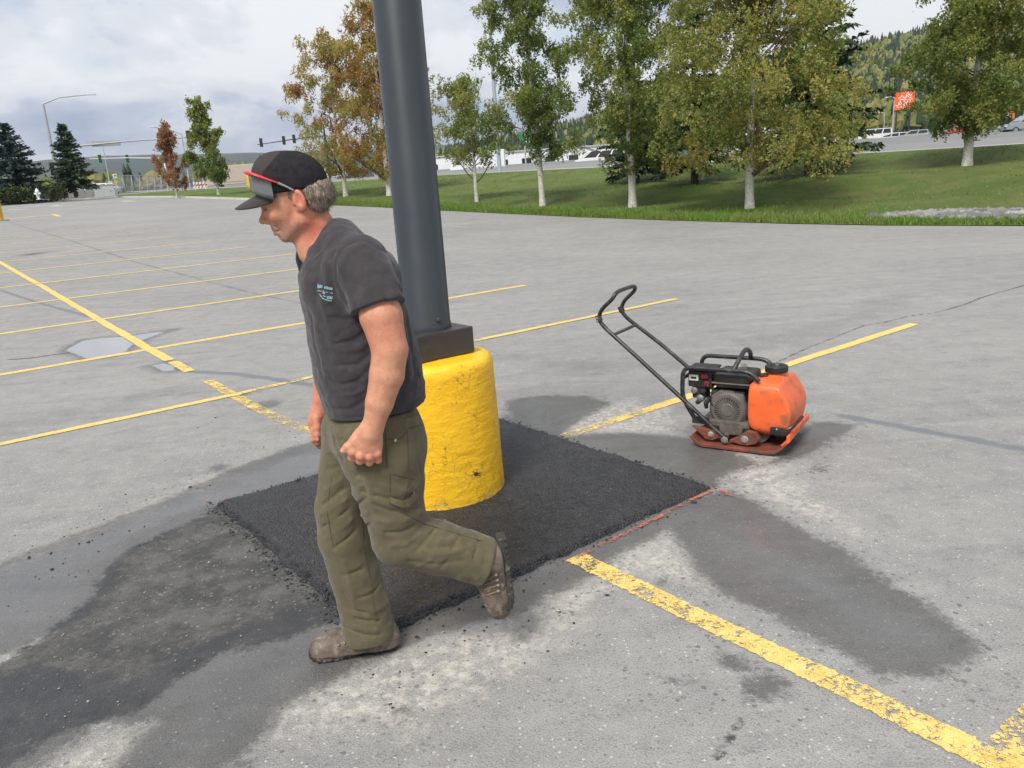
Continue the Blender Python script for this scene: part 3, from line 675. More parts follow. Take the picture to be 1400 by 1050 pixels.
def birch(bx, by, top, xl, xr_, bot, label, hue, ncl=170, per=150, size=.055, tr=.11, fork=(), gap=.0, seed=1, dist=None, mat=None, hue_sd=.09, prof=None, name='birch_tree', group='birch trees on the lawn', hgrad=.0):
    rg = np.random.default_rng(seed)
    B = hit(bx, by) if dist is None else at(bx, by, dist)
    hd = math.hypot(B[0], B[1]); sc_ = (B - CO) @ fwd / FPX
    side = np.array([B[1], -B[0], 0]) / hd
    upx = lambda x, y: (side * ((x - bx) * sc_ * .998 + (y - by) * sc_ * .07)) + np.array([0, 0, (by - y) * sc_ * 1.0])   # offset of a picture point from the base
    H = (by - top) * sc_; zb = (by - bot) * sc_; cxm = ((xl + xr_) / 2 - bx) * sc_; rx = (xr_ - xl) / 2 * sc_
    root = empty(name, B - [0, 0, .05]); tag(root, label, 'tree', group)
    prof = prof or [(0, .50), (.12, .85), (.3, 1.), (.5, .90), (.7, .68), (.88, .38), (1, .10)]
    pt, pr_ = zip(*prof)
    lean = rg.normal(0, .012, 2)
    def trunk_at(z): 
        t = z / H; return np.array([lean[0] * z + .05 * math.sin(z * 1.1 + seed) * t, lean[1] * z + .05 * math.cos(z * .9 + seed) * t, z]) + side * cxm * .6 * max(0, (z - zb) / max(H - zb, .1))
    zs = np.linspace(0, H * .96, 16); mt = MB(); mt.tube([trunk_at(z) for z in zs], [tr * (1.25 if i == 0 else 1) * (1 - .9 * (z / H)) + .008 for i, z in enumerate(zs)], 10); 
    mt.build('trunk', Mbirch, root, True)
    # clump centres inside the crown envelope
    cen = []; sp_ = []; ph = rg.uniform(0, 6.28, 6); lobes = []
    nl = max(12, ncl // 8)
    for i in range(nl):                      # main boughs: each carries its own mass of leaves
        t = (i + rg.uniform(0, 1)) / nl; th = i * 2.4 + rg.uniform(-.5, .5); R_ = np.interp(t, pt, pr_) * rx; r_ = R_ * rg.uniform(.50, .95)
        z = zb + t * (H - zb); c0 = trunk_at(z); lobes.append((np.array([c0[0] + r_ * math.cos(th) + side[0] * cxm * .4, c0[1] + r_ * math.sin(th) + side[1] * cxm * .4, z + .1 * rx]), max(.38, R_ * rg.uniform(.26, .44)), rg.normal(0, .6)))
    lh = []
    while len(cen) < ncl:
        L0, lr, hh_ = lobes[rg.integers(nl)]; q = rg.normal(0, .55, 3) * lr * np.array([1, 1, .85]); p = L0 + q
        if p[2] < zb: p[2] = zb + rg.uniform(0, .3)
        if rg.uniform() < .22:               # leaves close to the stem
            z = rg.uniform(zb, H); c0 = trunk_at(z); rr_ = np.interp((z - zb) / (H - zb), pt, pr_) * rx * .35; p = c0 + rg.normal(0, .5, 3) * [rr_, rr_, .1]
        cen.append(p); sp_.append(rx * rg.uniform(.045, .088) + .06); lh.append(hh_)
    lh = np.array(lh)
    cen = np.array(cen); sp_ = np.array(sp_)
    # limbs
    ml = MB()
    for i in rg.permutation(ncl)[:min(46, ncl)]:
        c = cen[i]; z0 = max(zb * .8, min(c[2] - rg.uniform(.3, 1.2) * np.hypot(c[0], c[1]) * .8, H * .9)); p0 = trunk_at(z0); q = p0 * .5 + c * .5 + [0, 0, .10 * np.linalg.norm(c - p0)]
        r0 = max(.008, tr * .34 * (1 - z0 / H)); ml.tube([p0, p0 * .7 + q * .3, q, c], [r0, r0 * .8, r0 * .5, .004], 5)
    for (fz, dx, dz, r0) in fork:
        p0 = trunk_at(fz); e = p0 + side * dx + [0, 0, dz]; ml.tube([p0, p0 * .6 + e * .4 + side * dx * .12, e, e + side * dx * .5 + [0, 0, dz]], [r0, r0 * .9, r0 * .7, .01], 7)
    tag(ml.build('limbs', Mtwig, root, True), kind='stuff')
    hv = np.clip(hue + lh * hue_sd + rg.normal(0, hue_sd * .5, ncl) + hgrad * ((cen[:, 2] - zb) / (H - zb) - .5), 0, 1)
    foliage('crown', cen, sp_, per, size, hv, mat or Mleaf, root, seed + 50, spray=10)
    return root
birch(1025, 290, -60, 895, 1190, 226, 'wide yellowing birch with forked white trunk nearest the plate compactor', .46, 430, 270, .037, .125, fork=((1.05, 1.2, 1.0, .075), (1.2, -.35, 1.3, .06), (1.3, .25, 1.4, .06)), gap=.3, seed=4, hue_sd=.11, prof=[(0, .55), (.08, .9), (.25, 1.), (.42, .95), (.58, .70), (.8, .52), (.92, .36), (1, .15)])
birch(865, 287, -70, 764, 940, 226, 'dense olive green birch with straight white trunk left of the wide yellowing birch', .33, 340, 250, .039, .13, seed=7, hue_sd=.12, hgrad=.10, prof=[(0, .6), (.1, .9), (.3, 1.), (.6, .95), (.8, .75), (1, .25)])
birch(742, 283, -25, 650, 790, 216, 'tall dark green birch with thin white trunk in front of the green road sign', .25, 210, 240, .040, .11, gap=.35, seed=9, prof=[(0, .75), (.1, .95), (.28, 1.), (.42, .62), (.55, .85), (.7, .75), (.85, .7), (1, .3)])
birch(652, 278, 118, 586, 708, 226, 'small leaning birch with sparse crown just right of the light pole', .40, 120, 170, .041, .085, gap=.5, seed=12, fork=((.9, .5, .5, .035), (1.0, -.6, .8, .03)), prof=[(0, .6), (.2, 1.), (.5, .8), (.75, .6), (1, .2)])
birch(533, 268, 26, 462, 612, 243, 'tall orange brown birch directly behind the light pole', .74, 280, 240, .044, .16, gap=.2, seed=15, hue_sd=.12, hgrad=.10)
birch(473, 269, 62, 408, 532, 240, 'orange and green birch beside the man\'s cap', .70, 230, 220, .044, .13, gap=.35, seed=18, hue_sd=.15, hgrad=.12, prof=[(0, .7), (.15, 1.), (.35, .95), (.55, .85), (.75, .7), (.9, .5), (1, .2)])
birch(299, 268, 146, 260, 312, 246, 'narrow dark green birch at the far corner of the lot', .33, 120, 170, .070, .10, seed=21, prof=[(0, .6), (.15, 1.), (.4, .95), (.7, .6), (.9, .25), (1, .08)])
birch(1322, 229, -40, 1240, 1420, 178, 'olive birch with short white trunk at the right beside the store sign', .35, 330, 250, .042, .15, seed=24, hue_sd=.12, prof=[(0, .30), (.08, .6), (.2, .92), (.4, 1.), (.7, .85), (1, .3)])
birch(242, 270, 176, 212, 264, 254, 'small tree with rusty red autumn leaves near the traffic signals', .5, 80, 110, .075, .07, seed=27, mat=Mredleaf, prof=[(0, .6), (.15, 1.), (.4, .85), (.65, .45), (.85, .2), (1, .06)], name='red_tree', group='small trees at the lot\'s far corner', dist=66)

def spruce(bx, by, top, xl, xr_, label, seed=1, dist=None, mat=None, bare=.06, tr=.14, levels=20, name='spruce_tree', group='spruce trees', nb=13, sz=.16):
    rg = np.random.default_rng(seed); B = hit(bx, by) if dist is None else at(bx, by, dist); sc_ = (B - CO) @ fwd / FPX
    H = (by - top) * sc_; rx = (xr_ - xl) / 2 * sc_; root = empty(name, B - [0, 0, .05]); tag(root, label, 'tree', group)
    MB().tube([(0, 0, z) for z in np.linspace(0, H * .97, 8)], [tr * (1 - .93 * t) for t in np.linspace(0, 1, 8)], 8).build('trunk', Mspt, root, True)
    V = []; hv = []; bm_ = MB()
    for i in range(levels):
        t = (i + rg.uniform(-.3, .3)) / levels; z = H * (bare + (1 - bare) * max(t, 0)); L0 = rx * (1 - max(t, 0)) ** .85 * rg.uniform(.85, 1.12) + .06
        for j in range(max(5, int(nb * (1 - t * .6)))):
            th = rg.uniform(0, 6.28); L_ = L0 * rg.uniform(.7, 1.1); dr = -.32 + .55 * t + rg.normal(0, .07)
            d = np.array([math.cos(th), math.sin(th), dr]); sd_ = np.array([-math.sin(th), math.cos(th), 0]); p0 = np.array([0, 0, z])
            if i < levels * .8 and j % 2 == 0: bm_.tube([p0, p0 + d * L_ * .9], [.02 * (1 - t) + .004, .003], 4, cap=False)
            ns = max(4, int(L_ / (sz * .32))); hb = rg.uniform(.25, .75)
            for q in range(ns):
                u_ = (q + rg.uniform(0, 1)) / ns; c = p0 + d * L_ * u_ + [0, 0, .12 * L_ * u_ * u_]
                for e in range(3):
                    w_ = sz * rg.uniform(.7, 1.3) * (1.1 - .35 * u_); dd = d * rg.uniform(.3, .9) + sd_ * rg.normal(0, .75) + [0, 0, rg.normal(-.25, .3)]; dd = dd / np.linalg.norm(dd) * w_; ss_ = np.cross(dd, rg.normal(0, 1, 3)); ss_ = ss_ / (np.linalg.norm(ss_) + 1e-9) * w_ * .30
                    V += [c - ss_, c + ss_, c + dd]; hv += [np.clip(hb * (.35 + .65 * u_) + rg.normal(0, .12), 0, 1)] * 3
    tag(bm_.build('limbs', Mspt, root), kind='stuff')
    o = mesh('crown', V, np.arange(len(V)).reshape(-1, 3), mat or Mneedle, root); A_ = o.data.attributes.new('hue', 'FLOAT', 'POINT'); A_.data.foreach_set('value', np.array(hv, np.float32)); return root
spruce(950, 253, -75, 885, 1015, 'dark spruce behind the gap between the two widest birches', 3, bare=.10, tr=.16, levels=24, nb=10, sz=.3)
spruce(1105, 243, -75, 1018, 1226, 'dark spruce rising behind the wide yellowing birch', 5, bare=.12, tr=.17, levels=24, nb=10, sz=.32)
spruce(871, 251, -20, 810, 930, 'dark spruce hidden behind the dense olive birch', 6, bare=.08, tr=.13, levels=20, nb=9, sz=.3)
spruce(104, 269, 171, 72, 134, 'green spruce with two bare stems beside the traffic signal pole', 8, dist=82, bare=.17, tr=.16, levels=24, nb=16, sz=.34)
spruce(28, 272, 170, -28, 66, 'wide blue-green spruce at the left edge above the hedge', 9, dist=84, mat=Mblue, bare=.05, tr=.2, levels=24, nb=18, sz=.36)
spruce(-30, 276, 190, -75, 12, 'blue-green spruce cut off by the left edge', 10, dist=88, mat=Mblue, bare=.05, tr=.2, levels=22, nb=16, sz=.36)

# ================================================================== HILLS AND FAR WOODS
def hill(name, az, ridge_px, d0, d1, mat, z0, seed, jag=.03):
    # ridge_px: list of picture points on the skyline; the hill climbs from distance d0 to its ridge at d1 and falls away behind
    P = np.array([at(x, y, d1) for x, y in ridge_px]); A_ = np.arctan2(P[:, 0], P[:, 1]); Zr = P[:, 2]; o_ = np.argsort(A_)
    aa_ = np.linspace(az[0], az[1], 140); zr = np.interp(aa_, A_[o_], Zr[o_]); rr_ = np.concatenate([np.linspace(d0, d1, 26), np.linspace(d1 * 1.06, d1 * 1.5, 6)]); V = []
    for a in aa_:
        for r_ in rr_:
            t = (r_ - d0) / (d1 - d0); zt = np.interp(a, aa_, zr)
            f = S(t, 0, 1) if t <= 1 else 1 - .8 * S(t, 1, 1.6 + .001)
            z = z0 + (zt - z0) * f + (zt - z0) * .05 * mnoise.fractal((a * 9, r_ / d1 * 6, seed), 1, 2, 4) * min(1, t * 3) * (1 if t < .95 else .4)
            V.append((r_ * math.sin(a), r_ * math.cos(a), z))
    n2 = len(rr_); F = [(i * n2 + j, i * n2 + j + 1, (i + 1) * n2 + j + 1, (i + 1) * n2 + j) for i in range(len(aa_) - 1) for j in range(n2 - 1)]
    return tag(mesh(name, V, F, mat, None, True), kind='structure'), aa_, rr_, np.array(V).reshape(len(aa_), n2, 3)
m = NT('forest_floor'); c = m.mix(m.ss(m.noise(.012, 7, .65), .42, .6), (.045, .065, .032), (.100, .115, .048)); m.set(col=c, rough=1, spec=.1); Mforest = m.m
m = NT('far_hill'); c = m.mix(m.ss(m.noise(.004, 9, .7), .42, .6), (.032, .048, .040), (.060, .075, .052)); m.set(col=c, rough=1, spec=.1, nor=m.bump(m.noise(.02, 6, .7), 1, 20)); Mfarh = m.m
hR, aR, rR, gR = hill('hills', (R(-4), R(44)), [(560, 222), (700, 200), (900, 150), (1050, 105), (1180, 76), (1215, 68), (1240, 66), (1290, 52), (1400, 40), (1600, 30)], 330, 900, Mforest, 4, 2.)
hill('hills', (R(-50), R(16)), [(-200, 232), (0, 228), (55, 223), (128, 218), (194, 214), (263, 214), (380, 212), (440, 208), (560, 205), (700, 196), (1000, 180)], 1500, 3600, Mfarh, 5, 5.)
# conifers and birches covering the near hill: one far-off wood
rg = np.random.default_rng(31); Vw = []; Fw = []; hw_ = []
def far_tree(p, hgt, rad, kind, h):
    o = len(Vw)
    if kind == 0:
        for (zz_, rr_) in ((.08, 1.), (.40, .62), (.38, .80), (.72, .34), (.70, .48), (1.0, .02)):
            th0 = rg.uniform(0, 6.28)
            for k in range(6): th = th0 + k * 1.047; q = rr_ * rad * rg.uniform(.75, 1.25); Vw.append((p[0] + q * math.cos(th), p[1] + q * math.sin(th), p[2] + zz_ * hgt))
        for a, b in ((0, 1), (2, 3), (4, 5)):
            for k in range(6): Fw.append((o + a * 6 + k, o + a * 6 + (k + 1) % 6, o + b * 6 + (k + 1) % 6, o + b * 6 + k))
        n = 36
    else:
        for (zz_, rr_) in ((.12, .45), (.35, 1.), (.62, .95), (.85, .6), (1., .12)):
            for k in range(7): th = k * .9 + zz_; q = rr_ * rad * rg.uniform(.65, 1.3); Vw.append((p[0] + q * math.cos(th), p[1] + q * math.sin(th), p[2] + (zz_ + rg.normal(0, .04)) * hgt))
        for a in range(4):
            for k in range(7): Fw.append((o + a * 7 + k, o + a * 7 + (k + 1) % 7, o + (a + 1) * 7 + (k + 1) % 7, o + (a + 1) * 7 + k))
        n = 35
    hw_.extend([h] * n)
for _ in range(12000):
    a = rg.uniform(R(-3), R(42)); i = np.interp(a, aR, np.arange(len(aR))); u_ = rg.uniform() ** .8; j = u_ * 25.5; i0, j0 = int(i), int(j); p = gR[i0, min(j0, 25)] * (1 - (j - j0)) + gR[i0, min(j0 + 1, 26)] * (j - j0)
    cl_ = mnoise.noise((p[0] * .012, p[1] * .012, .5)); con = rg.uniform() < (.45 + .9 * cl_)
    if u_ < .10 and a > R(22): continue
    hg = rg.uniform(9, 17) if con else rg.uniform(7, 12)
    hg *= .8; far_tree((p[0] + rg.normal(0, 3), p[1] + rg.normal(0, 3), p[2] - 1), hg, hg * (.17 if con else .30), 0 if con else 1, rg.uniform(0, .42) if con else rg.uniform(.5, 1))
m = NT('far_wood'); c = m.ramp(m.attr('hue'), [(0, (.022, .040, .024)), (.42, (.045, .072, .036)), (.5, (.100, .130, .042)), (.8, (.160, .175, .060)), (1, (.25, .20, .070))]); m.set(col=c, rough=1, spec=.1)
o = mesh('hillside_forest', Vw, Fw, m.m); A_ = o.data.attributes.new('hue', 'FLOAT', 'POINT'); A_.data.foreach_set('value', np.array(hw_, np.float32)); Mwood = m.m
tag(o, 'mixed spruce and birch forest covering the hillside at the right', 'forest', kind='stuff')
# woods and scrub beyond the roads
Vw, Fw, hw_ = [], [], []
for _ in range(260):
    x = rg.uniform(1120, 1450); d = rg.uniform(250, 330); p = at(x, 185, d); p[2] = 5; con = rg.uniform() < .40; hg = rg.uniform(8, 15) if con else rg.uniform(7, 13); far_tree(p, hg, hg * (.15 if con else .27), 0 if con else 1, rg.uniform(0, .4) if con else rg.uniform(.5, .95))
for _ in range(420):
    x = rg.uniform(-150, 1000); d = rg.uniform(210, 300); p = at(x, 240, d); p[2] = 4.2; con = rg.uniform() < .35; hg = rg.uniform(3.5, 8) if con else rg.uniform(3, 6.5); far_tree(p, hg, hg * (.2 if con else .42), 0 if con else 1, rg.uniform(.1, .42) if con else rg.uniform(.5, .95))
o = mesh('far_trees', Vw, Fw, Mwood); A_ = o.data.attributes.new('hue', 'FLOAT', 'POINT'); A_.data.foreach_set('value', np.array(hw_, np.float32))
tag(o, 'far-off line of scrub and trees beyond the roads', 'trees', kind='stuff')
# ================================================================== STREET FURNITURE AND VEHICLES FAR OFF
Mgalv = simple('galvanised_steel', (.42, .43, .44), .5, .3, var=.1, nscale=2); Mconc = simple('pale_concrete', (.42, .41, .39), .85, var=.12, nscale=1.5)
Msig = simple('black_signal', (.016, .016, .017), .6); Msigy = simple('signal_backplate_edge', (.10, .42, .26), .5); Mwht = simple('white_paint', (.72, .72, .70), .5, var=.06)
Mredc = simple("red_plastic", (.16, .02, .022), .5, var=.3, nscale=30)
Mglass = simple('dark_glass', (.02, .022, .025), .1, spec=.6); Mtyre = simple('tyre_rubber', (.02, .02, .02), .8); Mrim = simple('wheel_rim', (.35, .35, .36), .35, .7)
def sigframe(px_, py_, dist):
    B = at(px_, py_, dist); hd = math.hypot(B[0], B[1]); return B, np.array([B[1], -B[0], 0]) / hd, (B - CO) @ fwd / FPX
def signal_head(parent, p, rz, s=1., front=False, name='signal_head'):
    o = MB().box((0, 0, 0), (.42 * s, .22 * s, 1.15 * s), rz=0, bev=.03).build(name, Msig, parent); o.location = tuple(map(float, p)); o.rotation_euler.z = rz
    if front:
        MB().box((0, -.02, 0), (.62 * s, .03, 1.35 * s), bev=.01).build('backplate', Msigy, o)
        for i, c in enumerate(((.10, .02, .02), (.10, .07, .02), (.02, .10, .06))): MB().lathe((0, -.12 * s, (.36 - .36 * i) * s), [(.14 * s, 0), (.13 * s, .03), (.02, .04)], 12, axis=(0, -1, 0)).build('lens', simple('signal_lens_%d' % i, c, .3), o, True)
    return o
def mast(px_, py_, dist, pole_top, arm, heads, label, lum=None, sign=None, pole_r=.16, mat=Mgalv, front=False, pole_heads=()):
    B, side, sc_ = sigframe(px_, py_, dist); root = empty('traffic_signal', B); tag(root, label, 'traffic signal', 'traffic signals at the junction')
    rz = math.atan2(side[1], side[0])
    off = lambda x, y: at(x, y, dist) - B
    top = off(*pole_top); top = np.array([0, 0, top[2]])
    MB().tube([(0, 0, 0), top], [pole_r, pole_r * .7], 12).build('pole', mat, root, True); MB().box((0, 0, .15), (.5, .5, .3), rz=rz, bev=.03).build('footing', Mconc, root)
    if arm:
        a1 = off(*arm[1]); a0 = np.array([0, 0, off(*arm[0])[2]]); MB().tube([a0, a0 * .5 + a1 * .5 + [0, 0, .1], a1], [.085, .07, .05], 10).build('mast_arm', mat, root, True)
    for x, y in heads: signal_head(root, off(x, y), rz, front=front)
    for x, y in pole_heads: signal_head(root, off(x, y), rz)
    if lum:
        l1 = off(*lum); l0 = top; q = [l0, l0 * .66 + l1 * .34 + [0, 0, .35 * abs(l1[2] - l0[2])], l0 * .3 + l1 * .7 + [0, 0, .18 * abs(l1[2] - l0[2])], l1]; MB().tube(q, [.07, .055, .05, .045], 8).build('lamp_arm', mat, root, True)
        o = MB().box((0, 0, 0), (.7, .28, .12), taper=.7, bev=.03).build('lamp_head', mat, root); o.location = tuple(map(float, l1)); o.rotation_euler.z = rz
    if sign:
        (x0, y0), (x1, y1) = sign; c = (off(x0, y0) + off(x1, y1)) / 2; o = MB().box((0, 0, 0), (abs(x1 - x0) * sc_, .04, .5), bev=.01).build('sign_back', Mgalv, root); o.location = tuple(map(float, c)); o.rotation_euler.z = rz
    return root
mast(84, 268, 86, (66, 142), ((76, 203), (268, 187)), ((219, 192), (258, 187)), 'grey signal pole with street lamp and long mast arm by the left spruces', lum=(126, 129), sign=((127, 197), (163, 195)), pole_heads=((72, 231),))
mast(231, 258, 150, (222, 216), ((222, 216.5), (122, 217)), ((136.5, 217), (174, 217)), 'white mast arm with two signals over the road at the left', mat=Mwht, front=True)
mast(452, 252, 120, (440, 170), ((440, 186), (352, 198)), ((357, 195), (388, 192), (402, 190)), 'black signal heads on a mast arm above the cap', mat=Msig)
def street_lamp(bx, by, dist, top, head, label, r=.11, mat=Mgalv, name='street_lamp'):
    B, side, sc_ = sigframe(bx, by, dist); root = empty(name, B); tag(root, label, 'street lamp', 'street lamps along the roads'); rz = math.atan2(side[1], side[0])
    H = (by - top[1]) * sc_ - 0; MB().tube([(0, 0, 0), (0, 0, H)], [r, r * .6], 10).build('pole', mat, root, True); MB().lathe((0, 0, 0), [(r * 2.2, 0), (r * 2.2, .08), (r * 1.2, .1)], 12).build('base_flange', mat, root, True)
    dx = (head[0] - top[0]) * sc_; dz = (top[1] - head[1]) * sc_; e = side * dx + [0, 0, H + dz]; MB().tube([(0, 0, H - .05), np.array([0, 0, H]) * .5 + e * .5 + [0, 0, .08], e], [r * .5, r * .45, r * .4], 8).build('arm', mat, root, True)
    o = MB().box((0, 0, 0), (.75, .3, .13), taper=.75, bev=.03).build('lamp_head', mat, root); o.location = tuple(map(float, e)); o.rotation_euler.z = rz; return root
street_lamp(151, 256, 165, (140, 200), (118, 196), 'thin grey street lamp with control box near the white road sign')
bxp = at(152, 253, 164); o = MB().box((0, 0, .6), (.8, .5, 1.3), bev=.03).build('control_box', Mgalv, None, loc=bxp - [0, 0, .6]); tag(o, 'small pale control box at the foot of a far street lamp', 'control box')
street_lamp(261, 262, 110, (246, 186), (212, 176), 'street lamp rising behind the rusty red tree')
street_lamp(684, 245, 60, (664, -40), (640, -60), 'tall pale lamp column behind the dark green birch, cut off by the top edge', r=.16, mat=simple('blue_grey_pole', (.34, .38, .42), .5, .2))
street_lamp(1220, 186, 150, (1222, 136), (1214, 135), 'grey street lamp just left of the orange store sign')
street_lamp(1208, 186, 190, (1209, 156), (1204, 155), 'small distant street lamp left of the store sign')
# ---- store sign on two posts
B, side, sc_ = sigframe(1234, 184, 165); ss = empty('store_sign', B, math.atan2(side[1], side[0])); tag(ss, 'square orange store sign with white diagonal lettering on two posts', 'sign')
Mho = simple('sign_orange', (.66, .115, .025), .5, var=.05); Ww = 25 * sc_; zt_ = (184 - 128.5) * sc_; zb_ = (184 - 151.5) * sc_; Hs = zt_ - zb_
for x in (-.36, .30): MB().box((x * Ww, .1, zt_ * .48), (.28, .28, zt_ * .96)).build('post', Msig, ss)
MB().box((0, .1, (zt_ + zb_) / 2), (Ww + .25, .5, Hs + .25), bev=.03).build('sign_box', Msig, ss)
fcx = MB().box((0, -.16, (zt_ + zb_) / 2), (Ww, .03, Hs)).build('sign_face', Mho, ss)
def sign_text(txt, size, du, dv):
    cu = bpy.data.curves.new('lettering', 'FONT'); cu.body = txt; cu.size = size; cu.align_x = 'CENTER'; cu.align_y = 'CENTER'; cu.extrude = .01
    tmp = bpy.data.objects.new('lettering', cu); me = bpy.data.meshes.new_from_object(tmp); bpy.data.objects.remove(tmp)
    a = R(45); o = bpy.data.objects.new('lettering', me); me.materials.append(Mwht); link(o, fcx)
    c_, s_ = math.cos(a), math.sin(a); o.rotation_euler = (R(90), -a, 0); o.location = (du * c_ - dv * s_, -.185, (zt_ + zb_) / 2 + du * s_ + dv * c_); return o
sign_text('THE', Hs * .17, .0, .27 * Hs); sign_text('HOME', Hs * .36, 0, .045 * Hs); sign_text('DEPOT', Hs * .25, 0, -.21 * Hs)
# ---- small road signs
B, side, sc_ = sigframe(161, 262, 120); rs = empty('road_sign', B, math.atan2(side[1], side[0])); tag(rs, 'white road sign above a yellow diamond on one post', 'sign')
MB().tube([(0, 0, 0), (0, 0, 22 * sc_)], .05, 8).build('post', Mgalv, rs, True); MB().box((0, -.07, 20.5 * sc_), (5.2 * sc_, .03, 5.8 * sc_), bev=.01).build('sign_plate', Mwht, rs)
ar = MB(); ar.box((-.08, -.095, 20.6 * sc_), (.08, .01, .34)); ar.build('arrow_mark', Msig, rs); MB().box((.05, -.095, 20.6 * sc_ + .13), (.20, .01, .08)).build('arrow_mark', Msig, rs); MB().box((.12, -.095, 20.6 * sc_ + .0), (.07, .01, .26)).build('arrow_mark', Msig, rs)
MB().box((0, -.07, 13 * sc_), (4.1 * sc_, .03, 4.1 * sc_), rot=Matrix.Rotation(R(45), 3, 'Y'), bev=.01).build('diamond_plate', simple('sign_yellow', (.75, .40, .01), .5), rs)
B, side, sc_ = sigframe(727, 240, 95); gs = empty('road_sign', B, math.atan2(side[1], side[0])); tag(gs, 'green overhead road sign glimpsed through the dark green birch', 'sign')
for x in (-7, 7): MB().tube([(x * sc_, .1, 0), (x * sc_, .1, 58 * sc_)], .09, 8).build('post', Mgalv, gs, True)
gp_ = MB().box((0, 0, 50 * sc_), (26 * sc_, .05, 17 * sc_), bev=.02).build('sign_plate', simple('sign_green', (.01, .20, .12), .5), gs)
for dz in (4, -1, -5): MB().box((0, -.035, (50 + dz) * sc_), (14 * sc_, .01, 1.6 * sc_)).build('legend_bar', Mwht, gp_)
# ---- fence, hydrant, hedges, cabinets, barrier, barricade
fr = [at(x, y, d) for x, y, d in ((160, 264, 104), (205, 262, 112), (240, 261, 120), (292, 258, 132))]
fe = empty('chain_link_fence', fr[0]); tag(fe, 'grey chain-link construction fence left of the red tree', 'fence')
Mlink = NT('chain_link'); Mlink.set(col=(.30, .31, .32), rough=.5, metal=.3); Mlink = Mlink.m
for a, b in zip(fr[:-1], fr[1:]):
    n = 4
    for k in range(n):
        p = a + (b - a) * k / n - fr[0]; q = a + (b - a) * (k + 1) / n - fr[0]
        MB().tube([p, p + [0, 0, 2.0]], .05, 6).build('post', Mgalv, fe, True); MB().tube([p + [0, 0, 1.95], q + [0, 0, 1.95]], .035, 6).build('rail', Mgalv, fe, True)
        wv = MB(); L_ = np.linalg.norm(q - p)
        for i in range(9):
            u_ = i / 9; v_ = min(1, u_ + .42)
            wv.tube([p + (q - p) * u_ + [0, 0, .05], p + (q - p) * v_ + [0, 0, 1.9]], .014, 3, cap=False); wv.tube([p + (q - p) * v_ + [0, 0, .05], p + (q - p) * u_ + [0, 0, 1.9]], .014, 3, cap=False)
        tag(wv.build('mesh_panel', Mlink, fe), kind='stuff')
P = at(53, 273, 80); hy = empty('fire_hydrant', P); tag(hy, 'small white fire hydrant between the two hedges', 'hydrant')
MB().lathe((0, 0, 0), [(.2, 0), (.2, .06), (.13, .08), (.13, .62), (.17, .64), (.17, .70), (.14, .78), (.06, .88), (.03, .95)], 14).build('barrel', Mwht, hy, True)
for a in (0, 90, 180): MB().lathe((0, 0, .5), [(.075, .1), (.075, .2), (.09, .2), (.09, .26), (.02, .27)], 10, axis=(math.cos(R(a)), -math.sin(R(a)), 0)).build('outlet', Mwht, hy, True)
Mhed = leaf_mat('hedge_leaves', [(0, (.018, .030, .010)), (.6, (.060, .080, .022)), (1, (.12, .125, .035))], .2)
for (x0, x1, y, d, h_, lab, sd_) in ((-40, 49, 276, 80, 1.0, 'low clipped hedge left of the white hydrant', 1), (59, 84, 273, 80, 1.05, 'short dark hedge right of the white hydrant', 2)):
    A_, B_ = at(x0, y, d), at(x1, y - 1, d); root = empty('hedge', A_); tag(root, lab, 'hedge', 'hedges at the far side of the lot'); rg = np.random.default_rng(sd_); n = int(np.linalg.norm(B_ - A_) * 26)
    t = rg.uniform(0, 1, n); c = (B_ - A_)[None] * t[:, None] + np.column_stack([rg.normal(0, .1, n), rg.uniform(0, 1.1, n), rg.uniform(.05, h_, n) ** .9]); foliage('foliage', c, np.full(n, .16), 40, .09, rg.uniform(.1, .8, n), Mhed, root, sd_, 1)
    st = MB()
    MB().box(tuple((B_ - A_) / 2 + [0, .5, h_ * .3]), (np.linalg.norm(B_ - A_) * .97, .5, h_ * .55), rz=math.atan2((B_ - A_)[1], (B_ - A_)[0])).build('stems', Mspt, root)
def cabinet(x0, x1, y0, y1, d, depth, mat, label, name, cat):
    A_, side, sc_ = sigframe((x0 + x1) / 2, y1, d); w_ = (x1 - x0) * sc_; h_ = (y1 - y0) * sc_; root = empty(name, A_, math.atan2(side[1], side[0])); tag(root, label, cat)
    MB().box((0, 0, h_ / 2), (w_, depth, h_), bev=.03).build('body', mat, root); MB().box((0, 0, h_ + .02), (w_ + .08, depth + .08, .05), bev=.01).build('top', mat, root)
    MB().box((0, -depth / 2 - .008, h_ * .5), (w_ * .86, .015, h_ * .84), bev=.005).build('panel', mat, root); MB().box((w_ * .3, -depth / 2 - .03, h_ * .5), (.04, .03, .16)).build('handle', Msig, root); return root
cabinet(84, 94, 252, 271, 82, .6, simple('pale_cabinet', (.48, .49, .48), .6), 'narrow pale utility cabinet beside the green spruce', 'utility_cabinet', 'cabinet')
cabinet(132, 157, 254, 270, 88, 1.4, simple('pale_box', (.50, .52, .53), .6, var=.06), 'large pale grey box right of the green spruce', 'storage_box', 'box')
A_, B_ = at(93, 270, 90), at(162, 269, 92); bw = empty('low_wall', A_); tag(bw, 'low pale concrete wall behind the green spruce', 'wall'); n = 6
for k in range(n):
    p = (B_ - A_) * (k + .5) / n; MB().box(tuple(p + [0, 0, .35]), (np.linalg.norm(B_ - A_) / n * .99, .3, .8), rz=math.atan2((B_ - A_)[1], (B_ - A_)[0]), taper=.9, bev=.03).build('wall_block', Mconc, bw)
B, side, sc_ = sigframe(275, 262, 95); bc = empty('barricade', B, math.atan2(side[1], side[0])); tag(bc, 'orange and white striped barricade near the narrow birch', 'barricade'); Mo2 = simple('barricade_orange', (.62, .16, .03), .5)
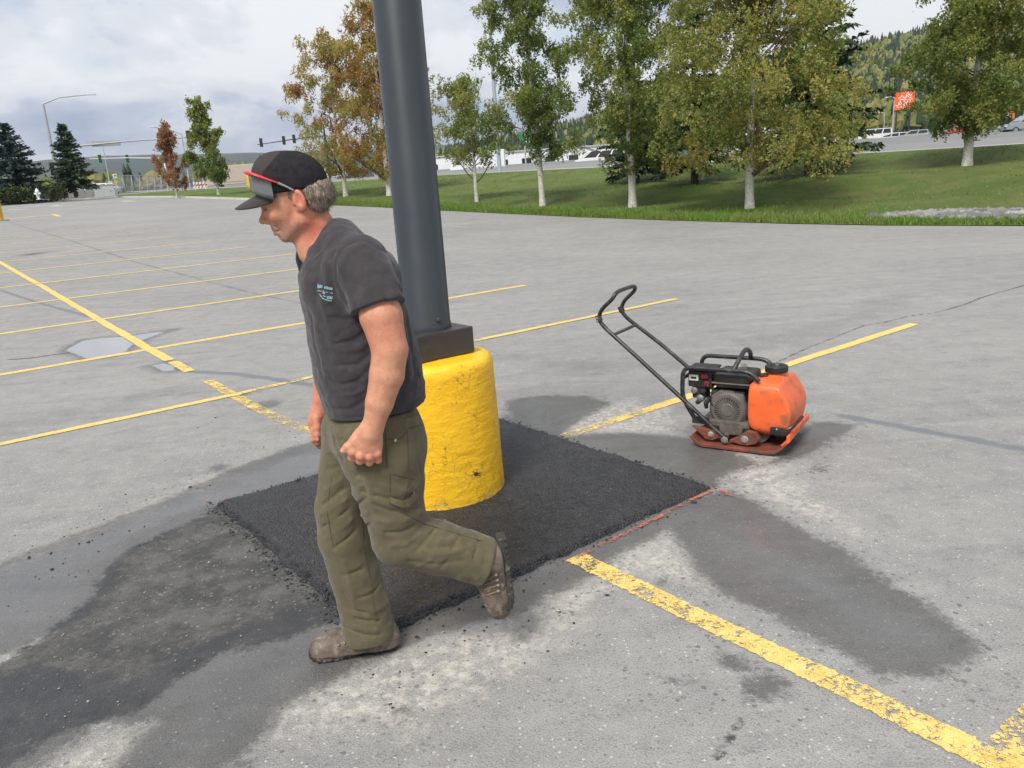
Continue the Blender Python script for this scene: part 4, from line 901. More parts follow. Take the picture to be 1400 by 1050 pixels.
for x in (-.5, .5):
    for y in (-.25, .25): MB().tube([(x, y, 0), (x, 0, 1.05)], .03, 6).build('leg', Mwht, bc)
for z in (.9, .5):
    bd = MB().box((0, -.12, z), (1.4, .03, .26)).build('board', Mwht, bc)
    for k in range(4): MB().prism([(-.62 + k * .34, z - .13), (-.47 + k * .34, z - .13), (-.35 + k * .34, z + .13), (-.50 + k * .34, z + .13)], -.142, -.136).build('stripe', Mo2, bd)
P = at(-6, 302, 26); yb = empty('bollard', P); tag(yb, 'yellow bollard cut off by the left edge', 'bollard')
# (post leans with the picture edge: upright in the place)
MB().lathe((0, 0, 0), [(.20, 0), (.20, .60), (.18, .68), (.10, .72), (.01, .73)], 24).build('concrete_base', simple('bollard_yellow', (.76, .42, .012), .5), yb, True); MB().box((0, 0, .0), (.5, .5, .03), bev=.01).build('base_flange', Mconc, yb)

# ---- vehicles
def vehicle(px_, py_, dist, length, kind, paint, heading, label, group='vehicles on the roads beyond the lawn', z_off=0.):
    B = at(px_, py_, dist); root = empty(kind, B + [0, 0, z_off], heading); cat = {'car': 'car', 'pickup_truck': 'truck', 'van': 'van', 'box_truck': 'truck', 'suv': 'car', 'flatbed_trailer': 'trailer'}[kind]
    tag(root, label, cat, group); Mp = simple('paint_' + label.replace(' ', '_')[:20], paint, .3, var=.05, spec=.6); L = length; W_ = {'car': 1.75, 'suv': 1.85, 'pickup_truck': 1.95, 'van': 2.0, 'box_truck': 2.3, 'flatbed_trailer': 2.4}[kind]; h = L / 2
    K = L / 4.6
    if kind == 'car': body = [(-h, .35), (-h, .78), (-h + .1, .88), (-h + 1.0 * K, .92), (h - 1.3 * K, .92), (h - .15, .78), (h, .62), (h, .35)]; cab = [(-h + .45 * K, .92), (-h + 1.05 * K, 1.38), (-h + 2.3 * K, 1.42), (h - 1.25 * K, .92)]
    elif kind == 'suv': body = [(-h, .42), (-h, 1.0), (-h + .1, 1.05), (h - 1.2 * K, 1.05), (h - .12, .98), (h, .8), (h, .42)]; cab = [(-h + .05, 1.05), (-h + .3 * K, 1.68), (-h + 2.6 * K, 1.72), (h - 1.05 * K, 1.05)]
    elif kind == 'pickup_truck': body = [(-h, .5), (-h, 1.08), (h - 1.4 * K, 1.10), (h - .12, 1.05), (h, .85), (h, .5)]; cab = [(-h + .05 * K, 1.08), (-h + .12 * K, 1.70), (-h + 3.0 * K, 1.76), (h - 1.1 * K, 1.10)]
    elif kind == 'van': body = [(-h, .42), (-h, 1.15), (h - .75 * K, 1.15), (h - .1, 1.05), (h, .8), (h, .42)]; cab = [(-h + .02, 1.15), (-h + .08, 2.1), (h - 1.5 * K, 2.12), (h - .6 * K, 1.15)]
    else: body = [(-h, .55), (-h, .95), (h, .95), (h, .55)]; cab = None
    bdy = MB().prism(body, -W_ / 2, W_ / 2, bev=.05).build('body', Mp, root)
    if cab:
        cb_ = MB(); k = len(cab); Vc = [(x, s * (W_ / 2 - .04 - (.13 if z > cab[0][1] + .1 else 0)), z) for s in (-1, 1) for x, z in cab]; cb_.add(Vc, [tuple(range(k)), tuple(range(2 * k - 1, k - 1, -1))] + [(i, k + i, k + (i + 1) % k, (i + 1) % k) for i in range(k)]); cb_.build('cabin', Mp, root)
        z0, z1 = cab[0][1] + .06, cab[1][1] - .10; fr_ = lambda z: (z - cab[0][1]) / (cab[1][1] - cab[0][1])
        xa = lambda z: cab[0][0] + (cab[1][0] - cab[0][0]) * fr_(z); xb = lambda z: cab[3][0] + (cab[2][0] - cab[3][0]) * fr_(z)
        nw = 3 if L > 4.9 else 2
        for s in (-1, 1):
            for i in range(nw):
                u0, u1 = (i + .06) / nw, (i + .94) / nw; yo = lambda z: s * (W_ / 2 - .04 - .13 * fr_(z) + .006)
                Q = [(xa(z0) + .08 + (xb(z0) - xa(z0) - .16) * u0, yo(z0), z0), (xa(z0) + .08 + (xb(z0) - xa(z0) - .16) * u1, yo(z0), z0), (xa(z1) + .08 + (xb(z1) - xa(z1) - .16) * u1, yo(z1), z1), (xa(z1) + .08 + (xb(z1) - xa(z1) - .16) * u0, yo(z1), z1)]
                Q2 = [(x, y - s * .03, z) for x, y, z in Q]; MB().add(Q + Q2, [(0, 1, 2, 3), (7, 6, 5, 4), (0, 4, 5, 1), (1, 5, 6, 2), (2, 6, 7, 3), (3, 7, 4, 0)]).build('side_window', Mglass, root)
        for f_, nm in ((xb, 'windscreen'), (xa, 'rear_window')):
            sg_ = .02 if nm == 'windscreen' else -.02
            Q = [(f_(z) + sg_, s * (W_ / 2 - .14 - .13 * fr_(z)), z) for z, s in ((z0, -1), (z0, 1), (z1, 1), (z1, -1))]; Q2 = [(x - sg_ * 2.5, y, z) for x, y, z in Q]
            MB().add(Q + Q2, [(0, 1, 2, 3), (7, 6, 5, 4), (0, 4, 5, 1), (1, 5, 6, 2), (2, 6, 7, 3), (3, 7, 4, 0)]).build(nm, Mglass, root)
    if kind == 'box_truck':
        MB().box((-.12 * L, 0, 2.05), (L * .74, W_ + .1, 2.3), bev=.05).build('cargo_box', Mp, root); MB().prism([(h - L * .24, .95), (h - L * .24, 2.1), (h - L * .1, 2.1), (h - .12, 1.45), (h, 1.3), (h, .95)], -W_ * .46, W_ * .46, bev=.05).build('cab', Mp, root)
        for s in (-1, 1): MB().box((h - L * .15, s * W_ * .462, 1.72), (L * .09, .03, .5)).build('side_window', Mglass, root)
    if kind == 'flatbed_trailer':
        MB().box((h * .55, 0, 1.5), (L * .25, 1.9, .9), bev=.1).build('load', simple('load_grey', (.25, .24, .23), .7), root); MB().box((-h * .4, 0, 1.3), (L * .35, 1.7, .6), bev=.1).build('load', simple('load_dark', (.07, .07, .075), .7), root)
    for x in (-h + .85 * K, h - .85 * K):
        for s in (-1, 1):
            wh = MB().lathe((x, s * (W_ / 2 - .2), .34), [(.30, 0), (.34, .03), (.34, .19), (.30, .22)], 18, axis=(0, s, 0)).build('wheel', Mtyre, root, True); MB().lathe((x, s * (W_ / 2 + .005), .34), [(.20, 0), (.20, .02), (.05, .03)], 14, axis=(0, s, 0)).build('rim', Mrim, wh, True)
    for s in (-1, 1):
        MB().box((h - .02, s * (W_ / 2 - .25), body[-2][1] - .02), (.08, .32, .14), bev=.02).build('headlight', Mwht, root); MB().box((-h + .02, s * (W_ / 2 - .2), body[1][1] - .12), (.08, .2, .22), bev=.02).build('tail_light', Mredc, root)
    return root
dB = math.atan2(.8, -.6)                              # along the road
vehicle(1214, 197, 150, 5.6, 'pickup_truck', (.50, .50, .49), R(176), 'silver pickup with canopy parked left of the store sign')
vehicle(1193, 193, 165, 6.0, 'van', (.66, .66, .64), R(176), 'white van half hidden behind the wide yellowing birch')
vehicle(1247, 193, 150, 4.8, 'suv', (.28, .29, .30), R(160), 'grey SUV right of the store sign posts')
vehicle(1292, 189, 130, 4.5, 'suv', (.30, .30, .31), R(185), 'grey SUV seen through the right birch\'s leaves')
vehicle(1312, 187, 125, 4.4, 'car', (.35, .05, .04), R(185), 'dark red car behind the right birch')
vehicle(1368, 184, 105, 5.4, 'flatbed_trailer', (.10, .10, .10), R(176), 'loaded dark flatbed trailer right of the right birch')
vehicle(1402, 182, 100, 4.7, 'suv', (.24, .26, .28), R(176), 'dark grey car cut off by the right edge')
vehicle(1045, 217, 95, 7.4, 'box_truck', (.72, .72, .71), R(178), 'white box truck behind the wide yellowing birch')
vehicle(655, 238, 120, 8.0, 'box_truck', (.68, .69, .70), R(175), 'white box truck behind the small sparse birch')
vehicle(820, 228, 110, 6.5, 'van', (.66, .66, .65), R(178), 'white van behind the dense olive birch')
vehicle(930, 217, 95, 4.6, 'car', (.10, .14, .24), R(178), 'dark blue car behind the dark spruce trunk')
vehicle(1130, 208, 100, 4.7, 'suv', (.5, .5, .5), R(178), 'silver car low between two birches right of the wide one')
vehicle(487, 250, 110, 4.6, 'suv', (.08, .09, .09), R(176), 'dark SUV between the two orange birches')
vehicle(264, 259, 150, 4.6, 'suv', (.03, .05, .12), R(200), 'dark blue car left of the narrow birch')
vehicle(112, 269, 100, 4.8, 'car', (.46, .50, .52), R(170), 'pale silver car behind the utility cabinet', 'cars behind the green spruce')
vehicle(138, 268, 106, 4.6, 'car', (.66, .66, .65), R(172), 'white car behind the large pale grey box', 'cars behind the green spruce')
vehicle(326, 257, 125, 8.0, 'box_truck', (.42, .36, .30), R(185), 'tan work truck behind the sunglasses')
# ---- feather banners and far building
for x, c, lab in ((1378, (.62, .14, .03), 'orange feather banner right of the right birch'), (1374, (.70, .70, .68), 'white feather banner beside the orange banner'), (1397, (.62, .12, .03), 'orange feather banner at the right edge')):
    P = at(x, 180, 112); bn = empty('feather_banner', P); tag(bn, lab, 'banner', 'feather banners at the right'); MB().tube([(0, 0, 0), (0, 0, 2.1), (.2, 0, 2.3)], .03, 6).build('pole', Mgalv, bn)
    MB().prism([(.03, .5), (.6, .55), (.62, 1.8), (.45, 2.2), (.2, 2.3), (.03, 2.1)], -.015, .015).build('flag', simple('banner_%s' % lab[:8], c, .7), bn)
for (x, y, d, w_, h_, lab, c) in ((705, 236, 150, 34, 3.6, 'long low white building behind the birches', (.66, .67, .68)), (436, 247, 170, 11, 2.6, 'pale building behind the orange and green birch', (.52, .50, .47))):
    B, side, sc_ = sigframe(x, y, d); bl = empty('building', B, math.atan2(side[1], side[0])); tag(bl, lab, 'building')
    MB().box((0, 3, h_ / 2), (w_, 6, h_)).build('wall', simple('wall_' + lab[:9], c, .8, var=.06, nscale=.4), bl); MB().box((0, 3, h_ + .12), (w_ + .4, 6.4, .25)).build('roof', Mgalv, bl)
    n = int(w_ / 4)
    for k in range(n):
        wx = -w_ / 2 + (k + .5) * w_ / n; wn = MB().box((wx, -.03, h_ * .5), (1.7, .08, 1.2)).build('window', Mglass, bl); MB().box((wx, -.06, h_ * .5 - .66), (1.9, .14, .1)).build('sill', Mwht, wn)
# ================================================================== PLATE COMPACTOR
CQ = np.array([1.41, 4.56]); CT = math.atan2(-.55, .83); CX = np.array([math.cos(CT), math.sin(CT)]); CY = np.array([-math.sin(CT), math.cos(CT)])
def QL(x, y, yl=0.):
    d = ray(x, y); q = CO[:2] - CQ; t = (yl - q @ CY) / (d[:2] @ CY); p = CO + d * t; return np.array([(p[:2] - CQ) @ CX, yl, p[2]])
def Z5(zx, zy, yl=0.): return QL(920 + zx / 6.563, 470 + zy / 6.563, yl)
pcx = empty('plate_compactor', (CQ[0], CQ[1], .004), CT)
tag(pcx, 'orange plate compactor with black frame and folding handle on the asphalt', 'compactor')
Mor = simple('orange_tank_plastic', (.74, .125, .030), .38, var=.10, nscale=6, dirt=((.22, .085, .05), .8), dscale=7, spec=.5, bump=.15)
Mrust = simple('worn_orange_steel', (.17, .045, .026), .62, var=.35, nscale=14, dirt=((.085, .055, .04), .95), dscale=11, bump=.3)
Mdeck = simple('dirty_steel', (.10, .085, .070), .7, var=.3, nscale=18, dirt=((.17, .14, .11), .8), dscale=12, bump=.3)
Mfr = simple('black_tube_steel', (.020, .020, .021), .42, var=.4, nscale=12, dirt=((.13, .12, .11), .5), dscale=22)
Meng = simple('dusty_black_plastic', (.030, .029, .027), .6, var=.3, nscale=16, dirt=((.12, .105, .085), .7), dscale=11, bump=.2)
Mfan = simple('dusty_grey_cover', (.115, .105, .090), .65, var=.2, nscale=14, dirt=((.06, .055, .05), .6), dscale=16, bump=.2)
Mblk = simple('black_cap_plastic', (.018, .018, .019), .45, var=.3, nscale=20)
Mdark = simple('dark_engine_metal', (.022, .021, .020), .7, var=.3, nscale=25)  # even near-black metal for the engine block and small engine parts

Mstl = simple('worn_steel', (.42, .40, .37), .4, .7, var=.2)
Msil = simple('aluminium_cast', (.22, .21, .195), .55, .4, var=.2, nscale=20, dirt=((.09, .08, .07), .6), dscale=20)
# base plate: flat shoe with turned-up ends
prof = [(-.285, .060), (-.262, .030), (-.235, .012), (-.215, .004), (.17, .004), (.215, .012), (.255, .045), (.280, .075), (.270, .080), (.245, .055), (.205, .030), (.165, .024), (-.205, .024), (-.228, .030), (-.252, .046), (-.275, .068)]
MB().prism(prof, -.25, .25, bev=.004).build('base_plate', Mrust, pcx)
MB().prism([(.255, .048), (.292, .088), (.290, .122), (.272, .122), (.272, .095), (.240, .062)], -.23, .23, bev=.004).build('nose_plate', Mor, pcx)
# exciter housing, deck
MB().lathe((.09, -.13, .085), [(.055, 0), (.062, .01), (.062, .25), (.055, .26)], 20, axis=(0, 1, 0)).build('exciter_housing', Mdeck, pcx, True)
MB().box((-.04, 0, .138), (.42, .33, .022), bev=.005).build('deck', Mdeck, pcx)
MB().prism([(-.27, .085), (-.20, .128), (.02, .128), (.06, .148), (.03, .075), (-.06, .07)], -.165, -.150, bev=.003).build('deck_skirt', Mdeck, pcx)
for yy in (-.205, .205):
    s_ = 1 if yy < 0 else -1
    MB().prism([(-.285, .115), (-.24, .085), (-.20, .045), (-.155, .042), (-.12, .060), (-.085, .050), (-.10, .090), (-.16, .105)], yy - .014, yy + .014, bev=.004).build('mount_bracket', Mrust, pcx)
    MB().prism([(-.06, .052), (.0, .036), (.05, .034), (.10, .050), (.125, .085), (.10, .118), (.05, .125), (.0, .085)], yy - .016, yy + .016, bev=.006).build('mount_bracket', Mrust, pcx)
    for bx_, bz_, r_ in ((-.165, .078, .013), (.035, .072, .016)):
        MB().lathe((bx_, yy - s_ * .014, bz_), [(r_ * 1.4, 0), (r_ * 1.4, .004), (r_, .006), (r_ * .9, .013), (.002, .014)], 12, axis=(0, -s_, 0)).build('bolt', Mstl, pcx, True)
    for bx_ in (-.16, .04): MB().lathe((bx_, yy * .86, .05), [(.03, 0), (.034, .03), (.03, .07)], 14).build('rubber_mount', Mblk, pcx, True)
# engine: crankcase, fan cover with grille, tank, air cleaner, carburettor, muffler
eng = MB().box((-.10, .0, .235), (.20, .24, .17), bev=.012).build('engine_block', Mdark, pcx)
fc = Z5(490, 600, -.135)
MB().lathe((fc[0], -.115, fc[2]), [(.112, -.02), (.112, .012), (.106, .022), (.096, .026), (.094, .028), (.076, .028)], 40, axis=(0, -1, 0), cap=False).build('fan_cover', Mfan, pcx, True)
MB().prism([(fc[0] - .115, .13), (fc[0] + .10, .13), (fc[0] + .115, .20), (fc[0] + .09, .31), (fc[0] - .05, .325), (fc[0] - .10, .29)], -.128, -.09, bev=.01).build('shroud', Mfan, pcx)
MB().lathe((fc[0], -.128, fc[2]), [(.077, 0), (.077, .004), (.02, .005)], 32, axis=(0, -1, 0)).build('starter_recess', Mdark, pcx, True)
g = MB()
for k in range(30):
    a = 2 * math.pi * k / 30; r0, r1 = .040, .078; ca_, sa_ = math.cos(a), math.sin(a); w_ = .0038
    V_ = []
    for yy in (-.134, -.142):
        for r_, t in ((r0, -1), (r0, 1), (r1, 1), (r1, -1)): V_.append((fc[0] + r_ * ca_ - t * w_ * sa_, yy, fc[2] + r_ * sa_ + t * w_ * ca_))
    g.add(V_, [(0, 1, 2, 3), (7, 6, 5, 4), (0, 4, 5, 1), (1, 5, 6, 2), (2, 6, 7, 3), (3, 7, 4, 0)])
tag(g.build('fan_grille', Mfan, pcx), kind='stuff')
MB().lathe((fc[0], -.128, fc[2]), [(.043, 0), (.043, .012), (.036, .018), (.004, .019)], 28, axis=(0, -1, 0)).build('starter_hub', Mfan, pcx, True)
c0 = Z5(355, 268, -.13); c1 = Z5(700, 425, -.13); cm = (c0 + c1) / 2; L_ = c1[0] - c0[0]; Hh = c0[2] - c1[2]
ft = MB().box((cm[0], -.015, cm[2] + Hh * .16), (L_, .23, Hh * .66), bev=.026).build('fuel_tank', Meng, pcx, True)
MB().box((cm[0], -.015, cm[2] - Hh * .17), (L_ + .012, .242, .008), bev=.003).build('tank_rim', Mfan, ft)
MB().box((cm[0], -.015, cm[2] - Hh * .34), (L_ * .85, .21, Hh * .34), taper=1.12, bev=.014).build('tank_bottom', Meng, ft, True)
MB().lathe((cm[0] + .01, .02, cm[2] + Hh * .48), [(.036, 0), (.036, .022), (.030, .027), (.002, .028)], 20).build('fuel_cap', Mstl, ft, True)
ac = Z5(245, 330, -.13)
acl = MB().box((ac[0] - .005, -.05, ac[2]), (.150, .15, .10), bev=.014).build('air_cleaner', Mdark, pcx, True)
MB().box((ac[0] - .005, -.05, ac[2] + .058), (.165, .16, .014), bev=.005).build('air_cleaner_lid', Mblk, acl)
stp = Z5(178, 315, -.145); MB().box((stp[0], -.128, stp[2]), (.058, .006, .036), bev=.002).build('sticker', simple('white_sticker', (.62, .61, .58), .6), acl)
MB().box((stp[0], -.1315, stp[2]), (.034, .003, .012)).build('sticker_print', Mblk, acl)
for zx, zy, w_, h_ in ((280, 300, .045, .030), (300, 370, .034, .030)):
    q = Z5(zx, zy, -.14); MB().box((q[0], -.128, q[2]), (w_, .022, h_), bev=.006).build('control_lever', Mredc, pcx)
q = Z5(230, 450, -.12); cb = MB().box((q[0], -.07, q[2] + .01), (.085, .09, .085), bev=.01).build('carburettor', Mdark, pcx)
for zx, zy, r_ in ((185, 430, .022), (240, 500, .024), (265, 440, .018), (215, 535, .014)):
    q = Z5(zx, zy, -.13); MB().lathe((q[0], -.100, q[2]), [(r_, -.01), (r_, .02), (r_ * .7, .028), (r_ * .3, .03)], 12, axis=(0, -1, 0)).build('carburettor_bowl', Msil if r_ > .02 else Mdark, pcx, True)
q0, q1 = Z5(330, 490, -.15), Z5(300, 580, -.15)
MB().tube([q0, (q0 + q1) / 2 + [-.01, -.01, 0], q1], [.012, .016, .011], 10).build('pull_handle', Mblk, pcx, True)
MB().tube([q0 + [.0, 0, -.02], Z5(370, 575, -.14)], .003, 6).build('starter_cord', Mblk, pcx, True)
MB().box((-.05, .14, .30), (.16, .08, .10), bev=.015).build('muffler', Mdeck, pcx, True)
# water tank: lofted moulding, wide at the bottom front, sloping front face
secs = []
def rrect(x0, x1, y0, y1, z, r, n=5):
    out = []
    for cx_, cy_, a0 in ((x1 - r, y1 - r, 0), (x0 + r, y1 - r, 90), (x0 + r, y0 + r, 180), (x1 - r, y0 + r, 270)):
        for k in range(n): a = R(a0 + 90 * k / (n - 1)); out.append((cx_ + r * math.cos(a), cy_ + r * math.sin(a), z))
    return out
tk = [(.125, .235, -.10, .10, .084, .03), (.105, .250, -.150, .150, .092, .03), (.075, .262, -.182, .182, .112, .022), (.046, .272, -.196, .196, .140, .018), (.042, .280, -.200, .200, .19, .016), (.042, .284, -.201, .201, .225, .016), (.042, .280, -.200, .200, .26, .016), (.042, .266, -.198, .198, .30, .018), (.042, .244, -.193, .193, .34, .020), (.043, .226, -.186, .186, .374, .022), (.050, .216, -.170, .170, .394, .026), (.070, .207, -.115, .115, .403, .03), (.104, .198, -.056, .056, .409, .043), (.110, .195, -.048, .048, .430, .040), (.111, .194, -.047, .047, .434, .039)]
V = []; n_ = 20
for x0, x1, y0, y1, z, r in tk: V += rrect(x0, x1, y0, y1, z, r)
V = np.array(V)
# moulded recess on the sides
for i, p in enumerate(V):
    if abs(p[1]) > .15 and .16 < p[2] < .33:
        k = math.exp(-(((p[0] - .20) / .06) ** 2 + ((p[2] - .24) / .07) ** 2)); V[i, 1] -= math.copysign(.022 * k, p[1])
F = [(i * n_ + j, i * n_ + (j + 1) % n_, (i + 1) * n_ + (j + 1) % n_, (i + 1) * n_ + j) for i in range(len(tk) - 1) for j in range(n_)] + [tuple(range(n_ - 1, -1, -1)), tuple((len(tk) - 1) * n_ + j for j in range(n_))]
wt = mesh('water_tank', V, F, Mor, pcx, True); md = wt.modifiers.new('s', 'SUBSURF'); md.levels = 2; md.render_levels = 2
MB().lathe((.153, 0, .428), [(.052, 0), (.062, .004), (.065, .010), (.065, .036), (.060, .041), (.044, .041), (.036, .030), (.002, .029)], 32).build('tank_cap', Mblk, wt, True)
MB().box((.095, -.035, .414), (.05, .05, .014), bev=.005).build('cap_strap', Mblk, wt)
MB().box((.222, -.192, .135), (.095, .040, .045), bev=.010).build('hose_bracket', Mblk, pcx, True)
MB().tube([(.20, -.19, .115), (.24, -.18, .105), (.27, -.12, .10), (.275, 0, .10), (.27, .15, .10)], .012, 8).build('sprinkler_tube', Mblk, pcx, True)
MB().tube([Z5(940, 775, -.195), Z5(985, 785, -.2), Z5(1040, 770, -.2), Z5(1085, 745, -.18), Z5(1160, 660, -.05)], .010, 8).build('tank_strap', Mblk, pcx, True)
MB().lathe(Z5(935, 772, -.2), [(.008, 0), (.009, .008), (.004, .012)], 8, axis=(0, -1, 0)).build('bolt', Mstl, pcx, True)
# roll frame
def bend(pts, n=6, r=.05):
    P = [np.array(p, float) for p in pts]; out = [P[0]]
    for a, b, c in zip(P[:-2], P[1:-1], P[2:]):
        d1 = min(r, np.linalg.norm(a - b) * .45); d2 = min(r, np.linalg.norm(c - b) * .45)
        s0 = b + (a - b) / np.linalg.norm(a - b) * d1; s1 = b + (c - b) / np.linalg.norm(c - b) * d2
        for k in range(n + 1): t = k / n; out.append((1 - t) ** 2 * s0 + 2 * t * (1 - t) * b + t * t * s1)
    return out + [P[-1]]
zt_ = Z5(400, 238, -.165)[2]; xr = Z5(82, 400, -.165)[0]; xf = Z5(775, 300, -.165)[0]
for yy in (-.165, .165):
    MB().tube(bend([(xr + .085, yy, .135), (xr + .02, yy, .24), (xr, yy, .30), (xr + .008, yy, zt_), (xf - .055, yy, zt_), (xf, yy, zt_ - .055)], 6, .055), .0135, 12).build('frame_tube', Mfr, pcx, True)
    MB().box((xr + .115, yy, .142), (.10, .03, .04), bev=.006).build('frame_foot', Mfr, pcx)
MB().tube([(xr + .003, -.165, zt_ - .07), (xr + .003, .165, zt_ - .07)], .012, 10).build('frame_crossbar', Mfr, pcx, True)
xh = Z5(557, 225, -.165)[0]
MB().tube(bend([(xh - .01, -.165, zt_), (xh + .005, -.13, zt_ + .045), (xh + .012, 0, zt_ + .10), (xh + .005, .13, zt_ + .045), (xh - .01, .165, zt_)], 5, .06), .0135, 12).build('lifting_hoop', Mfr, pcx, True)
# handle
yb_, yt_ = -.215, -.165
piv = QL(992, 601, yb_); hn = [piv, QL(936, 549, -.205), QL(870, 488, -.19), QL(826, 448, yt_)]
tp = [QL(818, 437, yt_), QL(822, 424, yt_), QL(838, 409, yt_)]
mir = lambda p: np.array([p[0], -p[1], p[2]])
topx = QL(842, 405, yt_); tf_ = topx + [-.03, .05, .018]
full = hn + tp + [np.array([topx[0] - .01, yt_ + .02, topx[2] + .012]), np.array([topx[0] - .012, yt_ + .08, topx[2] + .018])]
full = full + [mir(p) for p in full[::-1]]
bar = bend(full, 4, .04)
MB().tube(bar, .0128, 12).build('handle', Mfr, pcx, True)
MB().tube([hn[3] + (hn[2] - hn[3]) * .28, mir(hn[3] + (hn[2] - hn[3]) * .28)], .010, 10).build('handle_crossbar', Mfr, pcx, True)
for sgn in (1, -1):
    p = tp[0] if sgn == 1 else mir(tp[0]); MB().tube([p + [.012, 0, -.014], p + [-.004, 0, .024]], .0195, 10).build('hinge_clamp', Mfr, pcx, True)
    for r_ in (.008, -.012): MB().lathe(p + [.002, -sgn * .018, r_], [(.008, 0), (.008, .007), (.004, .009)], 8, axis=(0, -sgn, 0)).build('hinge_bolt', Mstl, pcx, True)
    pv = piv if sgn == 1 else mir(piv)
    MB().lathe(pv + [0, -sgn * .016, 0], [(.02, 0), (.021, .006), (.014, .008), (.012, .016), (.002, .017)], 12, axis=(0, -sgn, 0)).build('pivot_bolt', Mstl, pcx, True)
    MB().tube([pv + [-.01, sgn * .03, .0], pv + [-.01, sgn * .09, .02]], .018, 10).build('pivot_stub', Mdeck, pcx, True)
# ================================================================== PERSON (signed-distance modelling, meshed with surface nets)
MO = np.array([-.62, 2.48]); TH = R(190)
MF = np.array([math.cos(TH), math.sin(TH)]); ML = np.array([-math.sin(TH), math.cos(TH)])
def PL(x, y, l=0.):                        # sight line meets the plane l metres to the walker's left -> local (forward, left, up)
    d = ray(x, y); q = CO[:2] - MO
    t = (l - q @ ML) / (d[:2] @ ML); p = CO + d * t; e = p[:2] - MO
    return np.array([e @ MF, l, p[2]]), t
def loc_ray(x, y):
    d = ray(x, y); q = CO[:2] - MO
    o = np.array([q @ MF, q @ ML, CAM_H]); v = np.array([d[:2] @ MF, d[:2] @ ML, d[2]]); return o, v / np.linalg.norm(v)
def nd(x, y, l, r):                        # node: position + radius given at picture scale
    p, t = PL(x, y, l); return p, r * t / FPX
f32 = np.float32
def cone(P, a, b, ra, rb, sl=1.):
    a = np.asarray(a, f32); b = np.asarray(b, f32); e = b - a; w_ = P - a
    t = np.clip((w_ @ e) / f32(e @ e + 1e-9), 0, 1); q = w_ - t[:, None] * e
    if sl != 1.: q = q * np.array([1, 1 / sl, 1], f32)
    return np.sqrt((q * q).sum(1)) - (f32(ra) + t * f32(rb - ra))
def ell(P, c, r, pitch=0., yaw=0.):
    q = P - np.asarray(c, f32)
    if pitch:
        c_, s_ = math.cos(pitch), math.sin(pitch); q = np.stack([q[:, 0] * c_ - q[:, 2] * s_, q[:, 1], q[:, 0] * s_ + q[:, 2] * c_], 1)
    if yaw:
        c_, s_ = math.cos(yaw), math.sin(yaw); q = np.stack([q[:, 0] * c_ + q[:, 1] * s_, -q[:, 0] * s_ + q[:, 1] * c_, q[:, 2]], 1)
    r = np.asarray(r, f32); k0 = np.sqrt(((q / r) ** 2).sum(1)); k1 = np.sqrt(((q / (r * r)) ** 2).sum(1)) + 1e-6
    return k0 * (k0 - 1) / k1
def smin(a, b, k):
    h = np.maximum(k - np.abs(a - b), 0) / k; return np.minimum(a, b) - h * h * f32(k * .25)
def smax(a, b, k): return -smin(-a, -b, k)
def chain(P, nodes, k=.02, sl=1.):
    d = None
    for (a, ra), (b, rb) in zip(nodes[:-1], nodes[1:]):
        e = cone(P, a, b, ra, rb, sl); d = e if d is None else smin(d, e, k)
    return d
